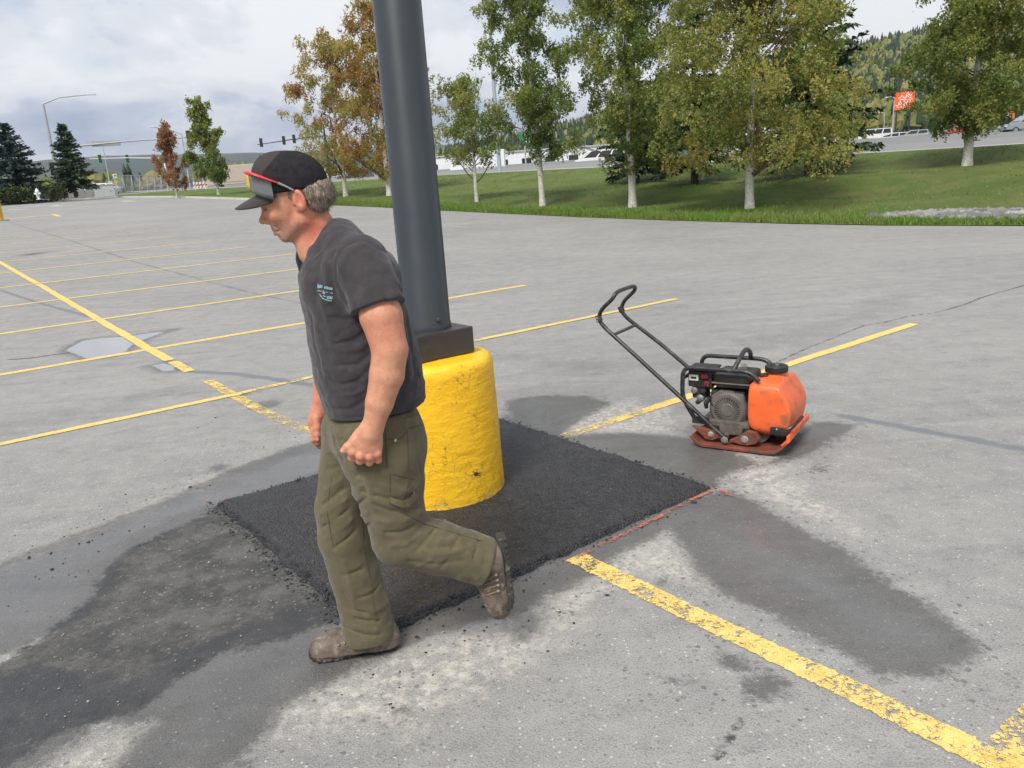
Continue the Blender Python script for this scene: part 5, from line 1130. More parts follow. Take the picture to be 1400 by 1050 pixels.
def snet(fn, lo, hi, h):
    lo = np.asarray(lo, float); n = np.ceil((np.asarray(hi) - lo) / h).astype(int) + 1
    B = 8; nb = -(-n // B) + 1
    cc = np.stack(np.meshgrid(*[lo[i] + (np.arange(nb[i]) + .5) * B * h for i in range(3)], indexing='ij'), -1)
    dc = fn(cc.reshape(-1, 3).astype(f32)).reshape(nb)
    act = np.abs(dc) < B * h * 1.35 + .01
    N3 = nb * B; d = np.where(np.repeat(np.repeat(np.repeat(dc, B, 0), B, 1), B, 2) < 0, f32(-1), f32(1))
    bi = np.argwhere(act); of = np.stack(np.meshgrid(*[np.arange(B)] * 3, indexing='ij'), -1).reshape(-1, 3)
    for s in range(0, len(bi), 1200):
        ix = (bi[s:s + 1200, None] * B + of[None]).reshape(-1, 3); P = (lo + ix * h).astype(f32)
        d[ix[:, 0], ix[:, 1], ix[:, 2]] = fn(P)
    s = d < 0; cs = np.zeros(N3 - 1, np.int8)
    for o in np.ndindex(2, 2, 2): cs += s[o[0]:N3[0] - 1 + o[0], o[1]:N3[1] - 1 + o[1], o[2]:N3[2] - 1 + o[2]]
    cells = np.argwhere((cs > 0) & (cs < 8)); idx = np.full(N3 - 1, -1, np.int32); idx[tuple(cells.T)] = np.arange(len(cells))
    acc = np.zeros((len(cells), 3)); cnt = np.zeros(len(cells))
    for ax in range(3):
        o1, o2 = [q for q in range(3) if q != ax]
        for i in (0, 1):
            for j in (0, 1):
                a = cells.copy(); a[:, o1] += i; a[:, o2] += j; b = a.copy(); b[:, ax] += 1
                da = d[tuple(a.T)]; db = d[tuple(b.T)]; x = (da < 0) != (db < 0)
                t = np.where(x, da / np.where(x, da - db, 1), 0); p = a.astype(float); p[:, ax] += t
                acc[x] += p[x]; cnt[x] += 1
    V = lo + acc / cnt[:, None] * h; Fs = []
    for ax in range(3):
        o1, o2 = [(1, 2), (2, 0), (0, 1)][ax]
        sl0 = [slice(1, N3[q] - 1) for q in range(3)]; sl0[ax] = slice(0, N3[ax] - 1); sl1 = list(sl0); sl1[ax] = slice(1, N3[ax])
        A = s[tuple(sl0)]; Bq = s[tuple(sl1)]; e = np.argwhere(A != Bq)
        base = e.copy(); base[:, o1] += 1; base[:, o2] += 1
        def cid(i, j):
            c = base.copy(); c[:, o1] -= i; c[:, o2] -= j; return idx[tuple(c.T)]
        q = np.stack([cid(1, 1), cid(0, 1), cid(0, 0), cid(1, 0)], 1); fl = ~A[tuple(e.T)]
        q[fl] = q[fl][:, ::-1]; Fs.append(q)
    F = np.concatenate(Fs); F = F[(F >= 0).all(1)]
    return V, F
def march(fn, x, y):                       # picture point -> surface point of a field (local space)
    o, v = loc_ray(x, y); t = 1.4
    for _ in range(90):
        d = float(fn((o + v * t)[None].astype(f32))[0]); t += max(d, .0004) * .8
        if d < .0006: return o + v * t
        if t > 4.2: return None
    return o + v * t
def folds(fn, strokes, gain=1.25):                    # wrap a field with ridges / grooves along strokes drawn on its near surface
    S_ = []
    for pts, amp, rad in strokes:
        Q = [march(fn, *p) for p in pts]; Q = [q for q in Q if q is not None]
        Q2 = []
        for a, b in zip(Q[:-1], Q[1:]):
            if np.linalg.norm(a - b) < .22: Q2.append((a.astype(f32), b.astype(f32)))
        if Q2:
            qq = np.array([x for ab_ in Q2 for x in ab_]); S_.append((Q2, amp * gain, rad, qq.min(0) - 2.6 * rad, qq.max(0) + 2.6 * rad))
    def g(P):
        d = fn(P); m_ = np.abs(d) < .05
        if not m_.any(): return d
        Pm = P[m_]; add = np.zeros(len(Pm), f32)
        for segs, amp, rad, lo_, hi_ in S_:
            sel = np.flatnonzero(((Pm > lo_) & (Pm < hi_)).all(1))
            if not len(sel): continue
            D = None; Ps = Pm[sel]
            for i, (a, b) in enumerate(segs):
                e = b - a; w_ = Ps - a; t = np.clip((w_ @ e) / f32(e @ e + 1e-9), 0, 1); q = w_ - t[:, None] * e; dd = (q * q).sum(1); D = dd if D is None else np.minimum(D, dd)
            add[sel] += f32(amp) * np.exp(-(D / f32(rad * rad)) ** f32(.7))
        d = d.copy(); d[m_] -= add; return d
    return g
def within(fn, pts, pad):                  # evaluate a field only near its own part
    Q = np.array(pts); lo = (Q.min(0) - pad).astype(f32); hi = (Q.max(0) + pad).astype(f32)
    def g(P):
        d = np.sqrt((np.maximum(np.maximum(lo - P, P - hi), 0) ** 2).sum(1)) + f32(.05); m_ = d < .0501
        if m_.any(): d[m_] = fn(P[m_])
        return d
    return g
def npn(P, s, seed=0):                     # cheap smooth pseudo-noise
    x, y, z = (P * s).T + seed
    return (np.sin(x * 1.7 + 1.3 * np.sin(y * 1.1 + z * .7)) + np.sin(y * 1.9 + 1.2 * np.sin(z * 1.3 + x * .6)) + np.sin(z * 1.6 + 1.4 * np.sin(x * .9 + y * 1.2))) / 3

def body_parts():
    g = {}
    la = [nd(502, 362, .155, 22), nd(514, 400, .205, 26), nd(521, 432, .23, 29), nd(533, 478, .245, 24.5), nd(529, 512, .245, 23.5), nd(519, 550, .245, 19), nd(511, 580, .24, 14.5), nd(506, 592, .24, 14.5)]
    ra_ = [nd(445, 362, -.155, 20), nd(452, 420, -.24, 25), nd(456, 470, -.27, 20), nd(447, 510, -.27, 18), nd(441, 545, -.265, 13), nd(438, 560, -.262, 12)]
    def hand_l(P):
        a, r = nd(506, 590, .24, 15); c, _ = nd(502, 606, .238, 1)
        d = ell(P, c, (.047, .023, .054), pitch=R(6))
        d = smin(d, cone(P, a, c, .030, .026, .75), .02)
        for i, (kx, ky, ex, ey, l0) in enumerate(((482, 618, 481, 626, .250), (493, 623, 492, 630, .255), (505, 624, 505, 632, .255), (516, 620, 517, 629, .250))):
            rr = (.0122, .0125, .012, .0112)[i]
            n = [nd(kx, ky, l0 - .006, 1)[0], nd(ex, ey, l0 - .020, 1)[0], nd(ex + 1, ey - 1, l0 - .048, 1)[0], nd(ex + 3, ey - 14, l0 - .052, 1)[0]]
            e = chain(P, [(n[0], rr * 1.06), (n[1], rr), (n[2], rr * .92), (n[3], rr * .8)], .004)
            e = smin(e, cone(P, n[0], n[0] + np.array([0, .001, 0]), rr * 1.16, rr * 1.1), .006)
            d = smin(d, e, .0065)
        t = [nd(492, 596, .232, 1)[0], nd(484, 604, .238, 1)[0], nd(475, 611, .240, 1)[0], nd(469, 616, .238, 1)[0]]
        return smin(d, chain(P, [(t[0], .018), (t[1], .0145), (t[2], .0115), (t[3], .0088)], .008), .012)
    def hand_r(P):
        a, r = nd(439, 558, -.262, 12); c, _ = nd(436, 577, -.258, 1)
        d = ell(P, c, (.040, .020, .046), pitch=R(-6)); d = smin(d, cone(P, a, c, .026, .024, .75), .02)
        for i, (kx, ky, l0) in enumerate(((429, 588, -.243), (432, 592, -.252), (438, 594, -.264), (444, 593, -.274))):
            n = [nd(kx, ky, l0, 1)[0], nd(kx + 0, ky + 13, l0, 1)[0], nd(kx + 5, ky + 18, l0 - .004, 1)[0], nd(kx + 12, ky + 13, l0 - .004, 1)[0]]
            d = smin(d, chain(P, [(n[0], .0118), (n[1], .0105), (n[2], .0098), (n[3], .0085)], .004), .006)
        t = [nd(433, 572, -.238, 1)[0], nd(434, 584, -.228, 1)[0], nd(434.5, 594, -.224, 1)[0], nd(434.5, 601, -.224, 1)[0]]
        return smin(d, chain(P, [(t[0], .016), (t[1], .0125), (t[2], .0112), (t[3], .0085)], .008), .012)
    def head(P):
        Pm = P.copy(); Pm[:, 1] = np.abs(Pm[:, 1])
        q = lambda x, y, l=0.: PL(x, y, l)[0]
        d = ell(P, q(404, 262), (.099, .075, .090))
        d = smin(d, ell(P, q(391, 288), (.062, .060, .070), pitch=R(18)), .02)
        d = smin(d, ell(P, q(373, 277), (.034, .056, .034)), .02)
        d = smin(d, cone(Pm, q(413, 300, .049), q(393, 321, .014), .018, .020), .02)
        d = smin(d, cone(Pm, q(412, 280, .058), q(413, 300, .050), .015, .017), .02)
        d = smin(d, ell(P, q(390.5, 323), (.019, .024, .018)), .012)
        d = smin(d, ell(Pm, q(377, 294.5, .040), (.018, .018, .016)), .016)
        d = smin(d, ell(P, q(385, 312), (.024, .030, .026)), .014)
        d = smin(d, cone(Pm, q(363.5, 280.5, .008), q(368, 280.5, .040), .0085, .0085), .008)
        d = smax(d, -ell(Pm, q(360.5, 287.3, .034), (.015, .017, .0105)), .008)
        d = smin(d, ell(Pm, q(367.0, 286.8, .032), (.0120, .0120, .0120)), .003)
        d = smin(d, cone(Pm, q(363.5, 284.0, .022), q(367, 284.6, .045), .0034, .0034), .003)
        d = smin(d, cone(Pm, q(364.5, 290.0, .022), q(367.5, 289.8, .043), .0032, .0032), .004)
        d = smin(d, cone(P, q(363.5, 285), q(360.5, 299), .0080, .0110), .008)
        d = smin(d, ell(P, q(359.8, 301.8), (.0130, .0125, .0105)), .005)
        d = smin(d, ell(Pm, q(366, 303.4, .0125), (.0105, .0075, .0082)), .005)
        d = smax(d, -ell(Pm, q(363.5, 307.3, .0062), (.004, .0035, .003)), .003)
        d = smin(d, cone(P, q(375.5, 308.5), q(377, 312.5), .0105, .010), .008)
        d = smin(d, cone(Pm, q(374.0, 313.4, 0), q(381.5, 313.8, .024), .0060, .003), .004)
        d = smin(d, cone(Pm, q(376.6, 320.0, 0), q(383, 316.8, .022), .0066, .003), .004)
        d = smax(d, -cone(Pm, q(370.5, 316.9, 0), q(382, 315.4, .030), .0026, .0024), .003)
        d = smax(d, -cone(Pm, q(373, 302, .022), q(383, 317, .036), .0015, .0022), .008)
        d = smax(d, -cone(Pm, q(377, 325.0, 0), q(382, 324, .018), .004, .003), .008)
        # ear
        e = ell(Pm, q(409.5, 274, .079), (.0190, .0110, .034), pitch=R(14), yaw=R(-22))
        e = smax(e, -ell(Pm, q(407.0, 272.5, .093), (.0115, .0110, .0225), pitch=R(14)), .004)
        e = smin(e, cone(Pm, q(403, 278, .076), q(404, 272, .079), .0055, .004), .005)
        e = smin(e, ell(Pm, q(409.5, 286, .072), (.009, .007, .009)), .006)
        d = smin(d, e, .005)
        nk = chain(P, [(q(423, 290), .052), (q(435, 312), .051), (q(446, 332), .058), (q(458, 352), .075)], .012)
        nk = smin(nk, cone(Pm, q(421, 292, .045), q(426, 345, .018), .014, .012), .03)
        nk = smin(nk, cone(P, q(409, 318), q(424, 346), .026, .036), .03)
        return smin(d, nk, .020)
    tors = [nd(465, 360, 0, 40), nd(480, 440, 0, 45), nd(505, 540, 0, 42), nd(512, 585, 0, 42)]
    legn = [nd(520, 600, .09, 42), nd(537, 690, .10, 33), nd(545, 735, .10, 27), nd(640, 758, .10, 18), nd(672, 765, .10, 15), nd(680, 820, .10, 13)]
    legf = [nd(488, 600, -.09, 40), nd(470, 690, -.09, 30), nd(473, 740, -.09, 26), nd(505, 850, -.09, 18), nd(512, 866, -.09, 17), nd(445, 888, -.09, 11)]
    pad = .16
    cl = [within(lambda P, c=c: chain(P, c, .008), [n_[0] for n_ in c], pad) for c in (la, ra_, legn, legf)]
    hl = within(hand_l, [PL(466, 585, .20)[0], PL(525, 640, .26)[0]], .07); hr = within(hand_r, [PL(425, 555, -.28)[0], PL(450, 612, -.22)[0]], .07)
    hd = within(head, [PL(350, 215, .08)[0], PL(460, 350, .08)[0], PL(350, 215, -.08)[0], PL(460, 350, -.08)[0]], .10)
    def tr(P): return smin(chain(P, tors, .05, 1.5), cone(P, PL(475, 362, -.13)[0], PL(487, 362, .13)[0], .045, .045), .05)
    trr = within(tr, [n_[0] for n_ in tors] + [PL(475, 355, -.17)[0], PL(485, 355, .17)[0]], .14)
    def body(P):
        d = trr(P)
        for c in cl: d = smin(d, c(P), .03)
        d = smin(d, hl(P), .016); d = smin(d, hr(P), .016)
        return smin(d, hd(P), .03)
    g.update(body=body, la=la, ra=ra_, head=head); return g
BP = body_parts()
# ---- T-shirt
slc = [  # y, front x, back x, half width
    (336, 432, 505, .150), (350, 412, 524, .180), (372, 407, 538, .192), (400, 410, 547, .195), (440, 418, 558, .193), (480, 424, 571, .192), (520, 431, 578, .190), (550, 441, 581, .188), (582, 450, 580, .186), (600, 455, 580, .186)]
sz_, sf_, sr_, sw_ = [], [], [], []
for y, x0, x1, hw in slc:
    a = PL(x0, y)[0]; b = PL(x1, y)[0]; sz_.append((a[2] + b[2]) / 2); sf_.append((a[0] + b[0]) / 2); sr_.append((a[0] - b[0]) / 2); sw_.append(hw)
o_ = np.argsort(sz_); sz_, sf_, sr_, sw_ = [np.array(q)[o_] for q in (sz_, sf_, sr_, sw_)]
SYAW = R(9)
def torso_f(P, off=0.):
    z = P[:, 2]; fc = np.interp(z, sz_, sf_).astype(f32); rf = np.interp(z, sz_, sr_).astype(f32) + off; rw = np.interp(z, sz_, sw_).astype(f32) + off
    x = P[:, 0] - fc; c_, s_ = math.cos(SYAW), math.sin(SYAW); u_ = x * c_ + P[:, 1] * s_; v_ = -x * s_ + P[:, 1] * c_
    k = (np.abs(u_ / rf) ** 2.3 + np.abs(v_ / rw) ** 2.3) ** (1 / 2.3)
    return (k - 1) * np.minimum(rf, rw) * .93
zsh = PL(470, 340)[0][2]
slv = [nd(498, 356, .160, 33), nd(507, 387, .195, 34), nd(516, 414, .220, 34.5), nd(522, 442, .235, 37)]
srv = [nd(440, 352, -.17, 34), nd(448, 390, -.205, 33), nd(452, 425, -.23, 33), nd(454, 440, -.24, 33)]
cutp, _ = PL(517, 419, .235); cdir = slv[3][0] - slv[1][0]; cdir = cdir / np.linalg.norm(cdir)
cutr, _ = PL(452, 425, -.23); cdr = srv[3][0] - srv[1][0]; cdr = cdr / np.linalg.norm(cdr)
hem_a, hem_b = PL(452, 574, .10)[0], PL(580, 540, .0)[0]
collar_c = PL(443, 321)[0]
def shirt_f(P):
    d = smax(torso_f(P), P[:, 2] - f32(zsh - .012), .07)
    q = lambda x, y, l=0.: PL(x, y, l)[0]
    Pm = P.copy(); Pm[:, 1] = np.abs(Pm[:, 1])
    up = smin(cone(Pm, q(458, 328, .03), q(484, 354, .150), .054, .060), cone(P, q(468, 330), q(508, 370), .060, .068, 1.6), .05)
    d = smin(d, up, .07)
    d = smin(d, cone(Pm, q(440, 352, .05), q(437, 392, .09), .045, .05), .03)
    a = chain(P, slv, .03, .95); a = smax(a, (P - cutp.astype(f32)) @ cdir.astype(f32), .006); d = smin(d, a, .035)
    a = chain(P, srv, .03, .95); a = smax(a, (P - cutr.astype(f32)) @ cdr.astype(f32), .006); d = smin(d, a, .035)
    # hem line dips towards the front / near side
    hz = np.interp(P[:, 0], [hem_b[0], hem_a[0]], [hem_b[2] + .0, hem_a[2]]).astype(f32)
    d = smax(d, hz - P[:, 2], .008)
    # neck opening
    nka = PL(418, 287)[0]; nkb = PL(447, 327)[0]; ax_ = (nkb - nka) / np.linalg.norm(nkb - nka)
    d = smax(d, -cone(P, nka, q(446, 330), .064, .064), .006)
    d = smax(d, -cone(P, q(422, 330), q(433, 342), .044, .034), .008)
    return d
shirt_strokes = [
    ([(490, 329), (467, 341), (458, 359), (460, 384), (474, 414)], -.0045, .006), ([(498, 333), (476, 347), (467, 364), (470, 388), (482, 414)], .003, .010),
    ([(440, 352), (434, 380), (432, 405)], -.003, .008), ([(448, 350), (446, 380), (449, 412)], .003, .009), ([(456, 345), (453, 378), (460, 412), (468, 425)], -.003, .008),
    ([(488, 432), (474, 438), (452, 434)], -.005, .006), ([(500, 452), (486, 466), (458, 470)], -.005, .006), ([(503, 466), (492, 476), (470, 480), (440, 474)], .0035, .008),
    ([(504, 486), (490, 498), (462, 500)], -.005, .006), ([(430, 500), (446, 506), (470, 504)], .003, .008), ([(502, 508), (488, 522), (466, 526), (446, 520)], -.005, .006), ([(498, 532), (484, 540), (470, 540)], .004, .007), ([(499, 548), (478, 560), (456, 558)], -.0045, .006), ([(452, 573), (478, 578), (500, 578)], .004, .006), ([(448, 566), (476, 571), (500, 570)], -.002, .005),
    ([(440, 410), (448, 440), (462, 470)], .003, .010), ([(424, 430), (430, 470), (440, 510)], -.003, .010),
    ([(548, 395), (556, 430), (561, 470), (568, 510)], -.006, .008), ([(556, 400), (563, 440), (569, 480)], .004, .009), ([(546, 430), (552, 475), (560, 520)], .004, .010), ([(556, 520), (572, 512), (579, 505)], -.004, .007), ([(555, 540), (568, 530), (580, 522)], .0035, .008), ([(556, 556), (570, 545), (580, 533)], -.003, .006),
    ([(492, 366), (500, 395), (498, 420)], .003, .010), ([(512, 352), (522, 380), (528, 408)], -.0035, .008), ([(530, 362), (538, 385), (540, 402)], .004, .009), ([(488, 424), (512, 418), (543, 404)], .0025, .005), ([(486, 416), (512, 409), (540, 395)], -.0016, .004),
    ([(500, 330), (520, 342), (538, 362)], -.003, .010), ([(505, 345), (535, 375), (545, 400)], .003, .010), ([(462, 305), (452, 330), (432, 352)], .003, .005)]
_sf = folds(shirt_f, shirt_strokes)
def shirt_ff(P): return _sf(P) - .0022 * npn(P, 34) - .0012 * npn(P, 85, 3)
# ---- trousers
tn = [nd(519, 590, .075, 56), nd(524, 622, .085, 56), nd(531, 660, .095, 49), nd(539, 700, .10, 41), nd(547, 737, .10, 38), nd(598, 748, .10, 36.5), nd(640, 760, .10, 34), nd(690, 776, .10, 34)]
tf = [nd(490, 590, -.075, 50), nd(482, 640, -.085, 44), nd(468, 695, -.09, 37), nd(472, 735, -.09, 36), nd(484, 780, -.09, 34), nd(496, 822, -.09, 34), nd(505, 862, -.09, 35), nd(510, 890, -.09, 35)]
hemn, _ = PL(665, 767, .10); hdn = tn[-1][0] - tn[-2][0]; hdn = hdn / np.linalg.norm(hdn)
hemf, _ = PL(507, 868, -.09); hdf = tf[-1][0] - tf[-2][0]; hdf = hdf / np.linalg.norm(hdf)
boot_n = [nd(660, 764, .10, 25), nd(676, 768, .10, 25)]
def trouser_f(P):
    q = lambda x, y, l=0.: PL(x, y, l)[0]
    n = chain(P, tn, .010); n = smax(n, (P - hemn.astype(f32)) @ hdn.astype(f32), .006)
    f_ = chain(P, tf, .010); f_ = smax(f_, (P - hemf.astype(f32)) @ hdf.astype(f32), .006)
    pel = ell(P, q(513, 585), (.142, .180, .12)); pel = smin(pel, cone(P, q(548, 602, .07), q(545, 606, -.05), .068, .068), .03)
    wz = float(q(515, 552)[2])
    n = smin(n, pel, .05); d = smin(n, smin(f_, pel, .05), .022)
    return smax(d, P[:, 2] - f32(wz), .01)
trouser_strokes = [
    ([(486, 622), (465, 638), (446, 642)], -.004, .007), ([(492, 648), (470, 668), (442, 690)], -.0055, .007), ([(488, 638), (466, 656), (444, 672)], .004, .008), ([(496, 664), (472, 684), (438, 704)], .005, .008), ([(500, 682), (475, 698), (440, 722)], -.006, .007), ([(503, 700), (480, 712), (446, 736)], .005, .008),
    ([(508, 716), (486, 726), (456, 750)], -.006, .006), ([(512, 756), (496, 778), (470, 786)], -.005, .007), ([(470, 770), (480, 800), (484, 830)], .004, .010), ([(522, 792), (508, 812), (490, 818)], -.005, .006),
    ([(470, 812), (482, 832), (500, 838)], -.006, .006), ([(530, 824), (512, 836), (490, 832)], .005, .007), ([(536, 838), (514, 850), (486, 846)], -.008, .005), ([(470, 842), (486, 858), (512, 862), (536, 852)], .006, .006), ([(472, 856), (496, 868), (520, 868)], -.006, .005),
    ([(478, 630), (500, 630), (530, 640)], -.003, .008), ([(488, 654), (520, 662), (556, 672)], .003, .010), ([(494, 672), (522, 680), (545, 684)], -.004, .007), ([(574, 692), (555, 699), (530, 698), (512, 690)], -.006, .006), ([(577, 698), (556, 710), (532, 714), (518, 710)], .005, .008),
    ([(584, 705), (566, 720), (548, 728), (528, 728)], -.007, .006), ([(592, 710), (574, 730), (556, 744), (536, 746)], .005, .008), ([(602, 712), (586, 735), (570, 752)], -.006, .006), ([(612, 716), (602, 738), (588, 766), (572, 774)], .004, .008), ([(632, 722), (622, 744), (604, 776)], -.005, .007), ([(646, 728), (640, 756), (628, 792)], .004, .007),
    ([(655, 733), (648, 760), (640, 796)], -.006, .005), ([(664, 735), (658, 762), (652, 792)], .004, .005), ([(560, 768), (600, 772), (634, 766)], -.004, .008), ([(590, 758), (618, 756), (645, 746)], .004, .008), ([(560, 742), (590, 750), (620, 746)], -.004, .007),
    ([(566, 596), (572, 630), (577, 652)], -.004, .008), ([(548, 566), (556, 590), (558, 620)], .003, .010), ([(455, 585), (460, 610), (468, 628)], -.004, .008), ([(472, 588), (478, 606), (490, 640), (500, 672)], -.005, .007), ([(505, 650), (508, 690), (522, 728)], .003, .014), ([(580, 664), (570, 676), (556, 680)], -.006, .007), ([(444, 596), (470, 602), (478, 608)], -.003, .006), ([(445, 618), (460, 622), (478, 616)], .003, .007)]
_tf = folds(trouser_f, trouser_strokes, 1.35)
def trouser_ff(P): return _tf(P) - .0018 * npn(P, 26, 5) - .0008 * npn(P, 70, 2)
# ---- boots
def boot_near(P):
    n = lambda x, y, r, l=.10: nd(x, y, l, r)
    d = chain(P, [n(650, 766, 22), n(668, 764, 25), n(678, 757, 18)], .02)
    d = smin(d, chain(P, [n(672, 768, 24), n(675, 795, 21), n(680, 814, 20), n(683, 830, 17)], .02, .9), .02)
    return d
SOLE_A, SOLE_B = PL(682, 737, .10)[0], PL(695, 822, .10)[0]
sdir_ = (SOLE_B - SOLE_A) / np.linalg.norm(SOLE_B - SOLE_A); snrm = np.array([-sdir_[2], 0, sdir_[0]]); snrm = snrm if snrm[0] < 0 else -snrm   # sole normal points backwards
def boot_near_f(P): return smax(boot_near(P), (P - SOLE_A.astype(f32)) @ snrm.astype(f32) , .008)
def sole_near(P):
    u_ = (P - SOLE_A.astype(f32)) @ sdir_.astype(f32); wv = (P - SOLE_A.astype(f32)) @ snrm.astype(f32); l = P[:, 1] - .10
    L_ = .27; t = np.clip(u_ / L_, 0, 1); hw = np.interp(t, [0, .12, .35, .5, .72, .9, 1.], [.030, .036, .034, .036, .046, .042, .022]).astype(f32)
    bend = .032 * np.clip((u_ - .19) / .09, 0, 1.2) ** 2      # toe curls forward
    wv = wv + bend
    o = np.maximum(np.abs(l) - hw, np.maximum(-u_ - .012, u_ - L_ - .004)); thick = np.abs(wv - .008) - np.where(u_ < .075, .017, .012)
    d = smax(o, thick, .012)
    lug = np.sin(u_ * 300) * .0012 * (wv > .012)
    return (d + lug) * .8
def boot_far_f(P):
    n = lambda x, y, r, l=-.09: nd(x, y, l, r)
    d = chain(P, [n(512, 850, 27), n(517, 868, 25), n(527, 874, 21)], .02)
    d = smin(d, chain(P, [n(520, 872, 24), n(490, 877, 22), n(464, 882, 22), n(443, 888, 19.5)], .02, .95), .02)
    return smax(d, .022 - P[:, 2], .006)
fa, fbk = PL(545, 884, -.09)[0], PL(424, 905, -.09)[0]
def sole_far(P):
    L_ = fbk[0] - fa[0]; u_ = P[:, 0] - f32(fa[0]); t = np.clip(u_ / L_, 0, 1); l = P[:, 1] + .09
    hw = np.interp(t, [0, .1, .35, .5, .72, .9, 1.], [.026, .036, .034, .036, .047, .042, .016]).astype(f32)
    o = np.maximum(np.abs(l) - hw, np.maximum(-u_, u_ - L_)); zc = .017 + .010 * np.clip((t - .8) / .2, 0, 1) ** 2
    arch = .006 * np.exp(-((t - .38) / .08) ** 2) * (P[:, 2] < .012)
    d = smax(o, np.abs(P[:, 2] - zc) - (.0165 - arch), .010)
    return d + np.sin(u_ * 280) * .0010 * (P[:, 2] < .010)
def boot_noise(fn): return lambda P: fn(P) - .0014 * npn(P, 60, 1) - .0008 * npn(P, 140, 4)
# ---- cap
def crown_f(P):
    q = lambda x, y, l=0.: PL(x, y, l)[0]
    d = ell(P, q(401, 252), (.1035, .088, .0975)); d = smin(d, ell(P, q(374, 246), (.060, .072, .074), pitch=R(10)), .04)
    a, b = q(445, 253), q(352, 268); e = (b - a) / np.linalg.norm(b - a); nrm_ = np.array([-e[2], 0, e[0]]); nrm_ = nrm_ if nrm_[2] < 0 else -nrm_
    d = smax(d, (P - a.astype(f32)) @ nrm_.astype(f32) - .002, .010)
    Pm = P.copy(); Pm[:, 1] = np.abs(Pm[:, 1])
    but = q(384, 209)
    for x, y, l in ((371, 264, .070), (413, 256, .088)):                      # panel seams
        d = d + .0016 * np.exp(-(cone(Pm, but, q(x, y, l), 0, 0) / .004) ** 2)
    return smin(d, ell(P, q(383, 208.5), (.007, .007, .004)), .003)
def hair_f(P):
    q = lambda x, y, l=0.: PL(x, y, l)[0]
    d = ell(P, q(406, 264), (.1055, .0795, .095)); Pm = P.copy(); Pm[:, 1] = np.abs(Pm[:, 1])
    d = smin(d, cone(P, q(434, 266), q(432, 276), .048, .042, 1.5), .03)
    keep = np.minimum(cone(Pm, q(450, 252, .0), q(430, 262, .075), .062, .036), cone(Pm, q(432, 274, .02), q(434, 274, .06), .042, .034))
    side = cone(Pm, q(398, 256, .07), q(397, 268, .07), .020, .009)
    keep = np.minimum(keep, side)
    d = smax(d, keep, .012)
    d = smax(d, P[:, 2] - f32(q(440, 246)[2]) - (P[:, 0] - f32(q(440, 246)[0])) * f32(-.15), .004)
    d = smax(d, -ell(Pm, q(407.5, 275, .08), (.021, .03, .034), pitch=R(14)), .004)
    return d - .0014 * np.sin(P[:, 1] * 420 + 160 * P[:, 0] + 3 * np.sin(P[:, 2] * 60)) * .6 - .002 * npn(P, 130)

def bounds(nodes, pad): 
    Q = np.array(nodes); return Q.min(0) - pad, Q.max(0) + pad
man = empty('person', (MO[0], MO[1], 0), TH)
tag(man, 'man in dark cap, grey T-shirt and olive trousers striding past the yellow pole base', 'person')
px = lambda L: [PL(*p)[0] for p in L]
V, F = snet(BP['body'], *bounds(px([(320, 190, .3), (720, 905, .3), (720, 905, -.3), (320, 190, -.32)]), .03), .0032)
body = mesh('body', V, F, None, man, True)
# skin tone: ruddy ears, nose, cheeks, neck; grey stubble; paler nails
q_ = lambda x, y, l=0.: PL(x, y, l)[0]
Vm = V.copy(); Vm[:, 1] = np.abs(Vm[:, 1])
def blob(p, r): return np.exp(-(((Vm - p) ** 2).sum(1)) / (r * r))
red = .9 * blob(q_(410, 272, .08), .03) + .4 * blob(q_(360, 302), .016) + .45 * blob(q_(376, 294, .045), .028) + .75 * blob(q_(428, 305, .05), .05) + .6 * blob(q_(440, 330, .05), .06) + .35 * np.exp(-((V[:, 2] - q_(503, 622, .24)[2]) / .03) ** 2) * (V[:, 1] > .15)
red = red + .35 * (V[:, 2] > q_(533, 484, .24)[2]) * np.exp(-((V[:, 2] - q_(527, 450, .24)[2]) / .06) ** 2) * (V[:, 1] > .1) + .5 * (V[:, 1] < -.15)
stub = 1.1 * blob(q_(388, 320, .02), .028) + .8 * blob(q_(402, 313, .05), .024) + .6 * blob(q_(377, 311, .016), .012)
pale = np.exp(-(((V - q_(468.5, 617, .243)) ** 2).sum(1)) / .008 ** 2) + np.exp(-(((V - q_(434.5, 600, -.215)) ** 2).sum(1)) / .007 ** 2)
lip = np.exp(-(((Vm - q_(378, 316.5, .008)) ** 2).sum(1)) / .010 ** 2)
eye = np.exp(-((((Vm - q_(364.0, 286.3, .035)) / np.array([.009, .012, .0048])) ** 2).sum(1)) ** 2)
brow = np.exp(-((((Vm - q_(364.5, 280.2, .034)) / np.array([.012, .018, .0045])) ** 2).sum(1)) ** 2)
def mixc(c, k, d): k = np.clip(k, 0, 1)[:, None]; return c * (1 - k) + np.array(d) * k
C = np.tile(np.array([.54, .27, .165]), (len(V), 1))
C = mixc(C, red, (.56, .175, .115)); C = mixc(C, stub * .7, (.30, .215, .175)); C = mixc(C, lip * .7, (.42, .14, .11)); C = mixc(C, pale, (.75, .52, .42)); C = mixc(C, brow * .8, (.16, .11, .08)); C = mixc(C, eye * .95, (.055, .042, .036))
ca = body.data.color_attributes.new('skin', 'FLOAT_COLOR', 'POINT'); ca.data.foreach_set('color', np.column_stack([C, np.ones(len(C))]).astype(f32).ravel())
m = NT('skin')
c = m.attr('skin', 'Color'); c = m.mix(m.ss(m.noise(45, 6, .65), .42, .62, 0, .42), c, (.46, .15, .09)); c = m.mix(m.ss(m.noise(130, 4, .6), .55, .68, 0, .22), c, (.62, .38, .27))
m.set(col=c, rough=m.lin(m.noise(60, 4), .3, .7, .42, .58), sss=.08, nor=m.bump(m.math('ADD', m.noise(260, 3), m.noise(70, 4)), .32, .004), spec=.4)
